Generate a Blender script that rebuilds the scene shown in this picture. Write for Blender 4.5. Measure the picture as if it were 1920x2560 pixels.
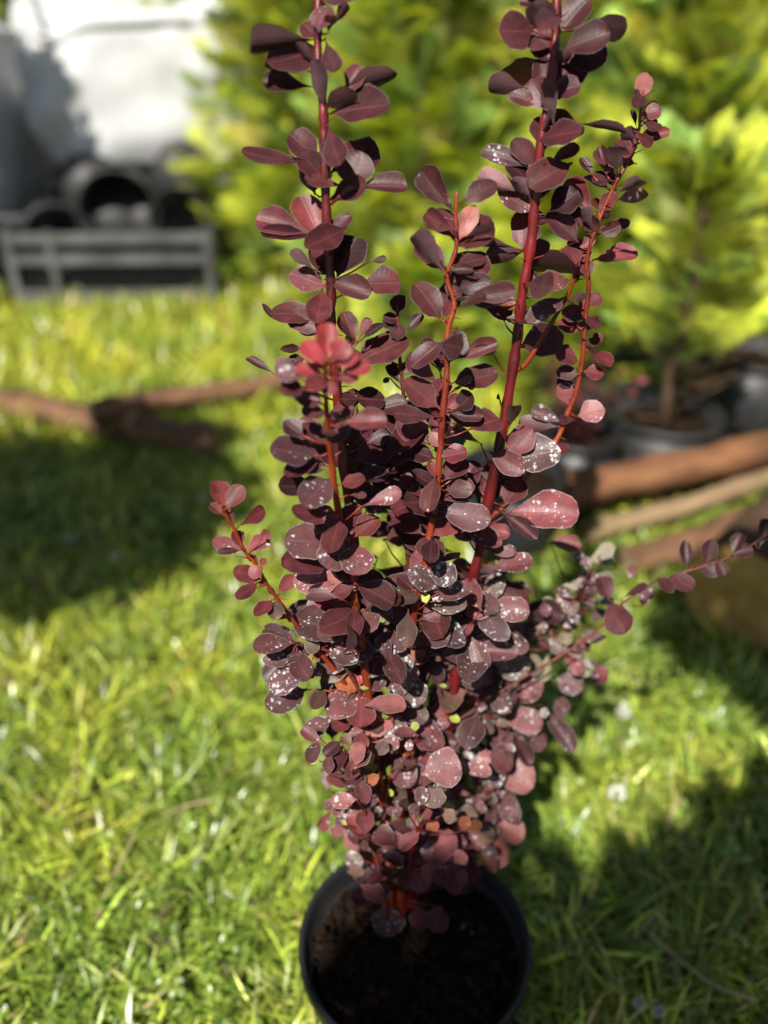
import bpy, math, random
import numpy as np
from mathutils import Vector, Matrix

for o in list(bpy.data.objects):
    bpy.data.objects.remove(o)
SC = bpy.context.scene
COL = SC.collection
R = math.radians

# ------------------------------------------------------------------ camera
CAM_Z, PITCH, FPX = 0.90, R(32.0), 2217.0        # metres, radians, focal length in photo pixels
SN, CS = math.sin(PITCH), math.cos(PITCH)
cd = bpy.data.cameras.new('camera')
cam = bpy.data.objects.new('camera', cd)
COL.objects.link(cam)
cam.location = (0, 0, CAM_Z)
cam.rotation_euler = (math.pi / 2 - PITCH, 0, 0)
cd.sensor_fit = 'VERTICAL'
cd.sensor_height = 36.0
cd.lens = 36.0 * FPX / 2560.0
cd.clip_start = 0.02
cd.clip_end = 500
cd.dof.use_dof = True
cd.dof.focus_distance = 0.605
cd.dof.aperture_fstop = 2.35
SC.camera = cam
SC.render.resolution_x, SC.render.resolution_y = 768, 1024

# ------------------------------------------------------------------ world, sun, exposure
SUN_EL, SUN_AZ = R(50), R(20)                     # the sun stands behind the camera, 20 degrees to its left
w = bpy.data.worlds.new('World')
SC.world = w
w.use_nodes = True
nt = w.node_tree
bg = nt.nodes['Background']
sky = nt.nodes.new('ShaderNodeTexSky')
sky.sky_type = 'NISHITA'
sky.sun_disc = False
sky.sun_elevation = SUN_EL
sky.sun_rotation = math.pi + SUN_AZ
nt.links.new(sky.outputs[0], bg.inputs[0])
bg.inputs[1].default_value = 0.05
SUNV = Vector((-math.sin(SUN_AZ) * math.cos(SUN_EL), -math.cos(SUN_AZ) * math.cos(SUN_EL), math.sin(SUN_EL)))
sl = bpy.data.lights.new('sun', 'SUN')
sl.energy = 5.0
sl.angle = R(0.5)
sl.color = (1.0, 0.95, 0.87)
sun = bpy.data.objects.new('sun', sl)
COL.objects.link(sun)
sun.rotation_euler = SUNV.to_track_quat('Z', 'Y').to_euler()
sun.location = (-2, -5, 8)
SC.view_settings.view_transform = 'Standard'
SC.view_settings.look = 'None'
SC.view_settings.exposure = 0.66
SC.view_settings.gamma = 1
SC.view_settings.use_curve_mapping = False

rng = np.random.default_rng(7)
rnd = random.Random(11)

# ------------------------------------------------------------------ pixel -> world
C0 = Vector((0, 0, CAM_Z))
CR, CU, CF = Vector((1, 0, 0)), Vector((0, SN, CS)), Vector((0, CS, -SN))
def ray(px, py):
    return CR * ((px - 960) / FPX) + CU * ((1280 - py) / FPX) + CF
def at_y(px, py, Y):
    r = ray(px, py); return C0 + r * (Y / r.y)
def at_z(px, py, z=0.0):
    r = ray(px, py); return C0 + r * ((z - CAM_Z) / r.z)
def pix(p):
    q = Vector(p) - C0; d = q.dot(CF)
    return 960 + q.dot(CR) / d * FPX, 1280 - q.dot(CU) / d * FPX, d

# ------------------------------------------------------------------ object helpers
def mesh_np(name, verts, faces, mat=None, smooth=True, colors=None, uvs=None):
    """verts (n,3); faces list of arrays (each m,k) ; colors per vertex (n,4)"""
    me = bpy.data.meshes.new(name)
    verts = np.asarray(verts, dtype=np.float32)
    if isinstance(faces, np.ndarray):
        faces = [faces]
    loops = np.concatenate([f.ravel() for f in faces]).astype(np.int32)
    cnt = np.concatenate([np.full(len(f), f.shape[1], dtype=np.int32) for f in faces])
    start = np.concatenate([[0], np.cumsum(cnt)[:-1]]).astype(np.int32)
    me.vertices.add(len(verts)); me.vertices.foreach_set('co', verts.ravel())
    me.loops.add(len(loops)); me.loops.foreach_set('vertex_index', loops)
    me.polygons.add(len(cnt)); me.polygons.foreach_set('loop_start', start)
    me.polygons.foreach_set('loop_total', cnt)
    me.polygons.foreach_set('use_smooth', np.full(len(cnt), smooth))
    if colors is not None:
        a = me.color_attributes.new('tint', 'FLOAT_COLOR', 'POINT')
        a.data.foreach_set('color', np.asarray(colors, dtype=np.float32).ravel())
    if uvs is not None:
        u = me.uv_layers.new(name='UVMap')
        u.data.foreach_set('uv', np.asarray(uvs, dtype=np.float32)[loops].ravel())
    me.update(calc_edges=True)
    if mat: me.materials.append(mat)
    return me

class MB:
    """collects vertices and faces of one mesh"""
    def __init__(s): s.v = []; s.f = []
    def add(s, vs, fs):
        o = len(s.v); s.v += [tuple(v) for v in vs]; s.f += [tuple(i + o for i in f) for f in fs]
    def box(s, c, size, rot=None, bev=0.0):
        x, y, z = [k / 2 for k in size]
        vs = [Vector((a * x, b * y, e * z)) for a in (-1, 1) for b in (-1, 1) for e in (-1, 1)]
        if rot: vs = [rot @ v for v in vs]
        s.add([v + Vector(c) for v in vs], [(0, 1, 3, 2), (4, 6, 7, 5), (0, 4, 5, 1), (2, 3, 7, 6), (0, 2, 6, 4), (1, 5, 7, 3)])
    def tube(s, pts, rad, n=8, cap=True):
        pts = [Vector(p) for p in pts]; m = len(pts)
        if not hasattr(rad, '__len__'): rad = [rad] * m
        vs = []; nrm = None
        for i, p in enumerate(pts):
            t = (pts[min(i + 1, m - 1)] - pts[max(i - 1, 0)]).normalized()
            if nrm is None:
                nrm = t.orthogonal().normalized()
            nrm = (nrm - t * nrm.dot(t)).normalized()
            b = t.cross(nrm)
            for k in range(n):
                a = 2 * math.pi * k / n
                vs.append(p + (nrm * math.cos(a) + b * math.sin(a)) * rad[i])
        fs = [(i * n + k, i * n + (k + 1) % n, (i + 1) * n + (k + 1) % n, (i + 1) * n + k) for i in range(m - 1) for k in range(n)]
        if cap: fs += [tuple(reversed(range(n))), tuple((m - 1) * n + k for k in range(n))]
        s.add(vs, fs)
    def lathe(s, prof, n=48, c=(0, 0, 0), wob=0.0):
        vs = []
        for r, z in prof:
            for k in range(n):
                a = 2 * math.pi * k / n
                rr = r * (1 + wob * math.sin(2 * a + 1) + wob * .5 * math.sin(3 * a))
                vs.append((c[0] + rr * math.cos(a), c[1] + rr * math.sin(a), c[2] + z))
        m = len(prof)
        s.add(vs, [(i * n + k, i * n + (k + 1) % n, (i + 1) * n + (k + 1) % n, (i + 1) * n + k) for i in range(m - 1) for k in range(n)])
    def mesh(s, name, mat, smooth=True):
        me = bpy.data.meshes.new(name); me.from_pydata(s.v, [], s.f); me.update()
        me.polygons.foreach_set('use_smooth', [smooth] * len(me.polygons))
        if mat: me.materials.append(mat)
        return me
    def build(s, name, mat, parent=None, loc=(0, 0, 0), smooth=True):
        return link(name, s.mesh(name, mat, smooth), parent, loc)

def link(name, me, parent=None, loc=(0, 0, 0)):
    o = bpy.data.objects.new(name, me); COL.objects.link(o)
    o.location = loc
    if parent: o.parent = parent
    return o
def tag(o, label=None, cat=None, group=None, kind=None):
    if label: o['label'] = label
    if cat: o['category'] = cat
    if group: o['group'] = group
    if kind: o['kind'] = kind
    return o
def empty(name, loc, rz=0):
    o = bpy.data.objects.new(name, None); COL.objects.link(o)
    o.empty_display_size = 0.05; o.location = loc; o.rotation_euler = (0, 0, rz)
    return o
def copy_tree(o, parent=None):
    c = o.copy(); COL.objects.link(c); c.parent = parent
    for ch in list(o.children):
        copy_tree(ch, c)
    return c

# ------------------------------------------------------------------ materials
def new_mat(name):
    m = bpy.data.materials.new(name); m.use_nodes = True
    n = m.node_tree; return m, n, n.nodes['Principled BSDF'], n.nodes['Material Output']
def noise_mat(name, c1, c2, scale=20, rough=0.6, bump=0.0, bscale=None, spec=0.4, detail=5, c3=None, stretch=None):
    m, n, b, out = new_mat(name)
    tc = n.nodes.new('ShaderNodeTexCoord'); mp = n.nodes.new('ShaderNodeMapping')
    if stretch: mp.inputs['Scale'].default_value = stretch
    n.links.new(tc.outputs['Object'], mp.inputs[0])
    t = n.nodes.new('ShaderNodeTexNoise'); t.inputs['Scale'].default_value = scale; t.inputs['Detail'].default_value = detail
    n.links.new(mp.outputs[0], t.inputs['Vector'])
    r = n.nodes.new('ShaderNodeValToRGB')
    r.color_ramp.elements[0].position = .32; r.color_ramp.elements[1].position = .68
    r.color_ramp.elements[0].color = (*c1, 1); r.color_ramp.elements[1].color = (*c2, 1)
    if c3:
        e = r.color_ramp.elements.new(.80); e.color = (*c3, 1)
    n.links.new(t.outputs[0], r.inputs[0]); n.links.new(r.outputs[0], b.inputs['Base Color'])
    b.inputs['Roughness'].default_value = rough; b.inputs['Specular IOR Level'].default_value = spec
    if bump:
        t2 = n.nodes.new('ShaderNodeTexNoise'); t2.inputs['Scale'].default_value = bscale or scale * 3; t2.inputs['Detail'].default_value = 6
        n.links.new(mp.outputs[0], t2.inputs['Vector'])
        bp = n.nodes.new('ShaderNodeBump'); bp.inputs['Strength'].default_value = bump; bp.inputs['Distance'].default_value = .004
        n.links.new(t2.outputs[0], bp.inputs['Height']); n.links.new(bp.outputs[0], b.inputs['Normal'])
    return m

def math_node(n, op, a, b=None, c=None):
    k = n.nodes.new('ShaderNodeMath'); k.operation = op
    for i, v in enumerate((a, b, c)):
        if v is None: continue
        if isinstance(v, (int, float)): k.inputs[i].default_value = v
        else: n.links.new(v, k.inputs[i])
    return k.outputs[0]
def mix_col(n, fac, a, b, mode='MIX'):
    k = n.nodes.new('ShaderNodeMix'); k.data_type = 'RGBA'; k.blend_type = mode
    for s, v in ((k.inputs[0], fac), (k.inputs[6], a), (k.inputs[7], b)):
        if isinstance(v, (int, float)): s.default_value = v
        elif isinstance(v, tuple): s.default_value = (*v, 1)
        else: n.links.new(v, s)
    return k.outputs[2]

def barberry_leaf_mat(name, use_attr):
    m, n, b, out = new_mat(name)
    if use_attr:
        a = n.nodes.new('ShaderNodeAttribute'); a.attribute_name = 'tint'
        col, spot = a.outputs['Color'], a.outputs['Alpha']
    else:
        a = n.nodes.new('ShaderNodeObjectInfo'); col, spot = a.outputs['Color'], a.outputs['Alpha']
    uv = n.nodes.new('ShaderNodeUVMap'); sep = n.nodes.new('ShaderNodeSeparateXYZ')
    n.links.new(uv.outputs[0], sep.inputs[0])
    u, v = sep.outputs[0], sep.outputs[1]
    s = math_node(n, 'ABSOLUTE', math_node(n, 'MULTIPLY_ADD', v, 2.0, -1.0))      # 0 on the midrib, 1 at the margin
    geo = n.nodes.new('ShaderNodeNewGeometry')
    # blotchy tone
    nz = n.nodes.new('ShaderNodeTexNoise'); nz.inputs['Scale'].default_value = 110; nz.inputs['Detail'].default_value = 6
    n.links.new(geo.outputs['Position'], nz.inputs['Vector'])
    tone = math_node(n, 'MULTIPLY_ADD', nz.outputs[0], 1.7, 0.10)
    c1 = mix_col(n, 1.0, col, tone, 'MULTIPLY')
    # midrib and side veins
    mid = n.nodes.new('ShaderNodeMapRange'); mid.inputs[1].default_value = .09; mid.inputs[2].default_value = .0
    n.links.new(s, mid.inputs[0])
    sv = math_node(n, 'FRACT', math_node(n, 'MULTIPLY', math_node(n, 'SUBTRACT', u, math_node(n, 'MULTIPLY', s, .16)), 8.0))
    svm = n.nodes.new('ShaderNodeMapRange'); svm.inputs[1].default_value = .10; svm.inputs[2].default_value = .0
    n.links.new(sv, svm.inputs[0])
    vein = math_node(n, 'MAXIMUM', math_node(n, 'MULTIPLY', mid.outputs[0], .30), math_node(n, 'MULTIPLY', svm.outputs[0], .10))
    c2 = mix_col(n, vein, c1, (.25, .075, .07))
    # lime specks, powdery bloom, pale margin
    vo = n.nodes.new('ShaderNodeTexVoronoi'); vo.inputs['Scale'].default_value = 330
    nw = n.nodes.new('ShaderNodeTexNoise'); nw.inputs['Scale'].default_value = 900
    n.links.new(geo.outputs['Position'], nw.inputs['Vector'])
    wv = n.nodes.new('ShaderNodeVectorMath'); wv.operation = 'MULTIPLY_ADD'
    n.links.new(nw.outputs[1], wv.inputs[0]); wv.inputs[1].default_value = (.0030,) * 3; n.links.new(geo.outputs['Position'], wv.inputs[2])
    n.links.new(wv.outputs[0], vo.inputs['Vector'])
    big = n.nodes.new('ShaderNodeTexNoise'); big.inputs['Scale'].default_value = 75; big.inputs['Detail'].default_value = 3
    n.links.new(geo.outputs['Position'], big.inputs['Vector'])
    thr = math_node(n, 'MULTIPLY', spot, math_node(n, 'MULTIPLY_ADD', big.outputs[0], 1.5, -.42))
    sepc = n.nodes.new('ShaderNodeSeparateXYZ'); n.links.new(vo.outputs['Color'], sepc.inputs[0])
    size = math_node(n, 'POWER', sepc.outputs[0], 1.6)
    sp1 = math_node(n, 'MULTIPLY', math_node(n, 'SUBTRACT', math_node(n, 'MULTIPLY', thr, math_node(n, 'MULTIPLY_ADD', size, 1.5, .05)), vo.outputs['Distance']), 9.0)
    vf = n.nodes.new('ShaderNodeTexVoronoi'); vf.inputs['Scale'].default_value = 850
    n.links.new(wv.outputs[0], vf.inputs['Vector'])
    sepf = n.nodes.new('ShaderNodeSeparateXYZ'); n.links.new(vf.outputs['Color'], sepf.inputs[0])
    sp2 = math_node(n, 'MULTIPLY', math_node(n, 'SUBTRACT', math_node(n, 'MULTIPLY', thr, math_node(n, 'MULTIPLY_ADD', sepf.outputs[1], 1.6, -.55)), vf.outputs['Distance']), 4.0)
    sp = math_node(n, 'MAXIMUM', sp1, math_node(n, 'MULTIPLY', sp2, .8))
    cl = n.nodes.new('ShaderNodeClamp'); n.links.new(sp, cl.inputs[0])
    rim = n.nodes.new('ShaderNodeMapRange'); rim.inputs[1].default_value = .90; rim.inputs[2].default_value = 1.0
    n.links.new(s, rim.inputs[0])
    rimf = math_node(n, 'MULTIPLY', math_node(n, 'MULTIPLY', rim.outputs[0], nw.outputs[0]), math_node(n, 'MULTIPLY_ADD', spot, .7, .22))
    powd = math_node(n, 'MULTIPLY', math_node(n, 'MULTIPLY', spot, big.outputs[0]), .14)
    white = math_node(n, 'MINIMUM', math_node(n, 'MAXIMUM', math_node(n, 'MULTIPLY', cl.outputs[0], .85), math_node(n, 'MAXIMUM', rimf, powd)), 1.0)
    c3 = mix_col(n, white, c2, (.55, .52, .52))
    # paler, duller underside
    und = mix_col(n, .40, c1, (.13, .075, .075))
    c4 = mix_col(n, geo.outputs['Backfacing'], c3, und)
    n.links.new(c4, b.inputs['Base Color'])
    b.inputs['Roughness'].default_value = .42
    b.inputs['Specular IOR Level'].default_value = .22
    bp = n.nodes.new('ShaderNodeBump'); bp.inputs['Strength'].default_value = .35; bp.inputs['Distance'].default_value = .0008
    hgt = math_node(n, 'ADD', math_node(n, 'MULTIPLY', vein, -1.2), nz.outputs[0])
    n.links.new(hgt, bp.inputs['Height']); n.links.new(bp.outputs[0], b.inputs['Normal'])
    tr = n.nodes.new('ShaderNodeBsdfTranslucent')
    ct = mix_col(n, 1.0, c1, (1.9, .7, .45), 'MULTIPLY'); n.links.new(ct, tr.inputs[0])
    mx = n.nodes.new('ShaderNodeMixShader'); mx.inputs[0].default_value = .14
    n.links.new(b.outputs[0], mx.inputs[1]); n.links.new(tr.outputs[0], mx.inputs[2]); n.links.new(mx.outputs[0], out.inputs[0])
    return m

def foliage_mat(name, trans=.3, rough=.4, spec=.4, tcol=(1.3, 1.25, .5)):
    """colour from the 'tint' attribute"""
    m, n, b, out = new_mat(name)
    a = n.nodes.new('ShaderNodeAttribute'); a.attribute_name = 'tint'
    n.links.new(a.outputs['Color'], b.inputs['Base Color'])
    b.inputs['Roughness'].default_value = rough; b.inputs['Specular IOR Level'].default_value = spec
    tr = n.nodes.new('ShaderNodeBsdfTranslucent')
    n.links.new(mix_col(n, 1.0, a.outputs['Color'], tcol, 'MULTIPLY'), tr.inputs[0])
    mx = n.nodes.new('ShaderNodeMixShader'); mx.inputs[0].default_value = trans
    n.links.new(b.outputs[0], mx.inputs[1]); n.links.new(tr.outputs[0], mx.inputs[2]); n.links.new(mx.outputs[0], out.inputs[0])
    return m

M = {}
M['leaf'] = barberry_leaf_mat('barberry_leaf', False)
M['leaf_mass'] = barberry_leaf_mat('barberry_leaf_mass', True)
M['stem_red'] = noise_mat('stem_red', (.050, .005, .005), (.19, .012, .011), 60, .38, .3, 200, .5, stretch=(1, 1, .25))
M['stem_orange'] = noise_mat('stem_orange', (.13, .012, .007), (.27, .045, .010), 70, .4, .3, 200, .5, c3=(.36, .17, .02), stretch=(1, 1, .25))
M['stem_dark'] = noise_mat('stem_dark', (.06, .012, .01), (.16, .03, .02), 60, .5, .3, 200)
M['black_plastic'] = noise_mat('black_plastic', (.012, .012, .013), (.022, .022, .023), 30, .42, .15, 150, .5)
M['grey_plastic'] = noise_mat('dusty_black_plastic', (.055, .055, .058), (.15, .15, .155), 9, .40, .2, 60, .55)
M['matte_black'] = noise_mat('matte_black_plastic', (.004, .004, .005), (.008, .008, .009), 30, .9, .1, 100, .1)  # paints the shade in the crate openings, also its solid panels
M['pot_dusty'] = noise_mat('dusty_pot_plastic', (.014, .014, .015), (.045, .044, .043), 14, .5, .3, 80, .4, c3=(.08, .07, .055))
M['soil'] = noise_mat('soil', (.006, .004, .0025), (.022, .013, .007), 45, .95, 1.0, 120, .1, c3=(.06, .036, .018))
M['crumb'] = noise_mat('bark_crumbs', (.008, .005, .003), (.035, .02, .010), 50, .9, .6, 200, .1, c3=(.20, .13, .05))
M['ground'] = noise_mat('lawn_soil', (.010, .013, .004), (.030, .042, .010), 18, .95, .8, 60, .1)
M['cloth'] = noise_mat('weed_membrane', (.022, .023, .025), (.055, .056, .06), 14, .7, .5, 300, .3)
M['grass'] = foliage_mat('grass_blades', .28, .30, .6)
M['conifer'] = foliage_mat('golden_needles', .38, .45, .4)
M['tree_leaf'] = foliage_mat('tree_leaves', .15, .5, .4)  # leaves of the unseen trees added to cast shade
M['bark'] = noise_mat('bark', (.05, .03, .018), (.14, .085, .05), 40, .85, .8, 120, .2, stretch=(1, 1, .2))
M['pole'] = noise_mat('weathered_pole', (.055, .028, .016), (.22, .115, .062), 30, .8, 1.0, 70, .25, c3=(.30, .20, .12), stretch=(.25, 1, 1))
M['pole_l'] = noise_mat('lichen_pole', (.07, .032, .017), (.25, .115, .052), 24, .8, 1.0, 70, .25, c3=(.36, .28, .04), stretch=(.35, 1, 1))
M['pole_pale'] = noise_mat('pale_pole', (.12, .08, .045), (.32, .22, .12), 34, .8, .9, 80, .25, c3=(.40, .32, .09), stretch=(.2, 1, 1))
M['cut'] = noise_mat('sawn_wood', (.28, .17, .05), (.48, .31, .09), 25, .8, .4, 120, .2)
M['sack'] = noise_mat('white_woven_plastic', (.44, .45, .45), (.57, .57, .56), 7, .55, .25, 240, .35)
M['white'] = noise_mat('white_petals', (.72, .70, .62), (.85, .84, .78), 60, .7)
M['straw'] = noise_mat('straw', (.30, .23, .11), (.48, .38, .20), 40, .7, stretch=(1, 1, 1))
M['gold'] = noise_mat('flower_centre', (.5, .34, .03), (.6, .42, .05), 60, .7)

# ------------------------------------------------------------------ the ground
gb = MB(); gb.add([(-40, -30, 0), (40, -30, 0), (40, 60, 0), (-40, 60, 0)], [(0, 1, 2, 3)])
tag(gb.build('lawn', M['ground'], smooth=False), kind='structure')
# dark woven sheet on which the potted plants at the right stand
def sheet():
    b = MB(); nx, ny = 34, 22
    vs = []
    for j in range(ny + 1):
        for i in range(nx + 1):
            x = .30 + 3.4 * i / nx; y = 1.36 + .33 * (x - .3) + 2.3 * j / ny
            z = .006 + .006 * (1 + math.sin(x * 9 + y * 4) * math.sin(y * 7 - x * 3))
            vs.append((x, y, z))
    b.add(vs, [(j * (nx + 1) + i, j * (nx + 1) + i + 1, (j + 1) * (nx + 1) + i + 1, (j + 1) * (nx + 1) + i) for j in range(ny) for i in range(nx)])
    tag(b.build('ground_cloth', M['cloth']), kind='structure')
sheet()

# ------------------------------------------------------------------ grass and clover
POT_C = Vector((.0265, .453)); POT_R = .097; RIM_Z = .185
def on_cloth(x, y): return (x > .34) & (y > 1.42 + .33 * (x - .3))
def make_grass():
    xs, ys, hs = [], [], []
    def zone(n, x0, x1, y0, y1, h0, h1):
        x = rng.uniform(x0, x1, n); y = rng.uniform(y0, y1, n); h = rng.uniform(h0, h1, n)
        xs.append(x); ys.append(y); hs.append(h)
    zone(36000, -.75, .75, .30, .95, .03, .085)
    zone(32000, -1.05, 1.0, .95, 1.65, .03, .075)
    zone(30000, -1.6, 1.4, 1.65, 2.35, .05, .12)
    zone(14000, -1.8, 1.4, 2.35, 2.75, .04, .10)
    zone(12000, -2.4, 1.8, 2.6, 4.4, .06, .16)
    x, y, h = map(np.concatenate, (xs, ys, hs))
    clump = .5 + .5 * np.sin(x * 23 + 3 * np.sin(y * 17)) * np.sin(y * 19 + 2 * np.sin(x * 13))
    keep = (np.hypot(x - POT_C.x, y - POT_C.y) > .083) & ~on_cloth(x, y) & (rng.random(len(x)) < .55 + .45 * clump)
    x, y, h, clump = x[keep], y[keep], h[keep] * (.75 + .45 * clump[keep]), clump[keep]
    n = len(x)
    az = rng.uniform(0, 2 * np.pi, n) ; lean = rng.uniform(.25, 1.15, n); bend = rng.uniform(.1, .9, n)
    wd = rng.uniform(.0010, .0030, n) * (1 + .25 * (y > 1.6))
    dx, dy = np.cos(az), np.sin(az)
    tw = az + np.pi / 2 + rng.normal(0, .5, n)
    sx, sy = np.cos(tw), np.sin(tw)
    V = np.zeros((n, 7, 3), np.float32)
    for k, t in enumerate((0, .4, .75, 1.0)):
        an = lean + bend * t * 1.0
        r = h * t * np.sin(an); z = h * t * np.cos(an) * 1.0 + .002
        z = np.maximum(z, .004 + .004 * t)
        cx, cy = x + dx * r, y + dy * r
        if k < 3:
            ww = wd * (1 - .35 * t)
            V[:, 2 * k] = np.stack([cx - sx * ww, cy - sy * ww, z], 1)
            V[:, 2 * k + 1] = np.stack([cx + sx * ww, cy + sy * ww, z], 1)
        else:
            V[:, 6] = np.stack([cx, cy, z], 1)
    base = (np.arange(n) * 7)[:, None]
    q = np.concatenate([base + np.array([[0, 1, 3, 2]]), base + np.array([[2, 3, 5, 4]])])
    t3 = base + np.array([[4, 5, 6]])
    c = np.zeros((n, 3)); u = rng.random((n, 1))
    g1, g2, g3 = np.array([.13, .20, .025]), np.array([.42, .50, .065]), np.array([.58, .58, .17])
    c = g1 * (1 - u) + g2 * u
    k = rng.random(n); c[k > .86] = g3 * rng.uniform(.7, 1.1, ((k > .86).sum(), 1))
    c[k > .962] = np.array([.36, .27, .13]) * rng.uniform(.6, 1.1, ((k > .962).sum(), 1))
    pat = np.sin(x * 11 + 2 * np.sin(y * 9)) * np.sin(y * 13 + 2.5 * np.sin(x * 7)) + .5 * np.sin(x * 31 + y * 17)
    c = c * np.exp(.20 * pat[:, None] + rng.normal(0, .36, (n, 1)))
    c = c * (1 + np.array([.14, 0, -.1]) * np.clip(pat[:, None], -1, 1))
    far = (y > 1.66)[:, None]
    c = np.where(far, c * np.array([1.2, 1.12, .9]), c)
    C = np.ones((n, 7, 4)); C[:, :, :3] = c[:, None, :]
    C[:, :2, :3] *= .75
    v1 = V.reshape(-1, 3); c1 = C.reshape(-1, 4)
    # clover: three rounded leaflets on a short stalk
    m = 5200
    px = np.concatenate([rng.uniform(-.75, .75, m // 2), rng.uniform(-1.1, .9, m - m // 2)])
    py = np.concatenate([rng.uniform(.32, .95, m // 2), rng.uniform(.95, 1.8, m - m // 2)])
    dens = np.sin(px * 5 + 1) * np.sin(py * 6.5 + 2) + .25 * np.sin(px * 17)
    kp = (dens + rng.normal(0, .5, m) > -.15) & (np.hypot(px - POT_C.x, py - POT_C.y) > .092) & ~on_cloth(px, py)
    px, py = px[kp], py[kp]; m = len(px)
    pz = rng.uniform(.012, .042, m)
    a0 = rng.uniform(0, 2 * np.pi, m); L = rng.uniform(.006, .011, m)
    tilt = rng.normal(0, .35, (m, 2))
    VV, CC = [], []
    ul = rng.random((m, 1)); cc = np.array([.13, .21, .03]) * (1 - ul) + np.array([.33, .46, .08]) * ul
    out = [(0, 0), (.5, .38), (.85, .46), (1.0, .0), (.85, -.46), (.5, -.38)]
    for j in range(3):
        a = a0 + j * 2.094
        ca, sa = np.cos(a), np.sin(a)
        vs = np.zeros((m, 6, 3))
        for i, (p, qv) in enumerate(out):
            X = L * (p * ca - qv * sa); Y = L * (p * sa + qv * ca)
            vs[:, i, 0] = px + X; vs[:, i, 1] = py + Y
            vs[:, i, 2] = np.maximum(pz + X * tilt[:, 0] + Y * tilt[:, 1] + L * .25 * abs(qv) * 2, .004)
        VV.append(vs); CC.append(np.repeat(cc[:, None, :], 6, 1))
    VV = np.concatenate(VV).reshape(-1, 3); CC = np.concatenate(CC).reshape(-1, 3)
    CC = np.concatenate([CC, np.ones((len(CC), 1))], 1)
    b2 = (np.arange(3 * m) * 6)[:, None] + len(v1)
    q2 = np.concatenate([b2 + np.array([[0, 1, 2, 3]]), b2 + np.array([[0, 3, 4, 5]])])
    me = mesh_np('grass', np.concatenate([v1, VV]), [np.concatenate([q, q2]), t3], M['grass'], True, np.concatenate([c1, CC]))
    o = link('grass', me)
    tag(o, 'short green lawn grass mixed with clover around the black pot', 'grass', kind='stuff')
make_grass()

# ------------------------------------------------------------------ nursery pots
def pot_parts(root, r, h, mat, thick=.0028, lip=.006, taper=.80, soil=None, soil_mat=None):
    b = MB()
    rb = r * taper
    b.lathe([(.001, .002), (rb * .93, .002), (rb, .012), (r * .965, h - .016), (r * .965 - thick, h - .016), (rb - thick, .014), (.001, .010)], 56)
    b.build('pot_wall', mat, root)
    b = MB()
    b.lathe([(r * .955 - thick, h - .020), (r - thick, h - .004), (r - .0005, h), (r + .0018, h - .001), (r + lip * .5, h - .004), (r + lip * .45, h - .014), (r * .966, h - .0155)], 72, wob=.004)
    b.build('rim', mat, root)
    if soil:
        b = MB(); n, m = 40, 14; rs = r * (taper + (.965 - taper) * soil / h) - thick * 1.3
        vs = [(0, 0, soil)]
        for j in range(1, m + 1):
            for k in range(n):
                a = 2 * math.pi * k / n; rr = rs * j / m
                z = soil + .005 * math.sin(9 * a + j) * math.sin(j * 1.3) * (j < m) + rnd.uniform(-.003, .003) + .004 * math.cos(j / m * 2)
                vs.append((rr * math.cos(a), rr * math.sin(a), z))
        fs = [(0, 1 + k, 1 + (k + 1) % n) for k in range(n)]
        fs += [(1 + (j - 1) * n + k, 1 + j * n + k, 1 + j * n + (k + 1) % n, 1 + (j - 1) * n + (k + 1) % n) for j in range(1, m) for k in range(n)]
        b.add(vs, fs)
        s = b.build('soil', soil_mat or M['soil'], root)
        return s

pot = empty('nursery_pot', (POT_C.x, POT_C.y, 0))
tag(pot, 'round black plastic nursery pot on the lawn holding the purple barberry', 'pot', 'black nursery pots')
SOIL_Z = .160
soil = pot_parts(pot, POT_R, RIM_Z, M['black_plastic'], soil=SOIL_Z)
def crumbs(soil, rs, z0, n, seed):
    r2 = random.Random(seed); b = MB()
    for i in range(n):
        a = r2.uniform(0, 6.283); rr = rs * math.sqrt(r2.random())
        c = Vector((rr * math.cos(a), rr * math.sin(a), z0 + r2.uniform(.000, .006)))
        s = r2.uniform(.0012, .0045) * (1 if r2.random() < .93 else 2)
        q = Matrix.Rotation(r2.uniform(0, 6.28), 3, Vector((r2.uniform(-1, 1), r2.uniform(-1, 1), r2.uniform(-1, 1))).normalized())
        b.box(c, (s * r2.uniform(1, 2.6), s, s * r2.uniform(.4, 1)), q)
    for i in range(16):          # roots and twiglets
        a = r2.uniform(0, 6.283); rr = rs * .8 * math.sqrt(r2.random())
        p = Vector((rr * math.cos(a), rr * math.sin(a), z0 + .006)); d = r2.uniform(0, 6.28); pts = [p]
        for k in range(5):
            d += r2.uniform(-.5, .5); p = p + Vector((math.cos(d), math.sin(d), r2.uniform(-.1, .12))) * .006
            if math.hypot(p.x, p.y) > rs: break
            pts.append(p)
        if len(pts) > 2: b.tube(pts, .0007, 5)
    o = b.build('soil_crumbs', M['crumb'], soil, smooth=False); o['kind'] = 'stuff'
crumbs(soil, POT_R * .90, SOIL_Z, 900, 5)

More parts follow.
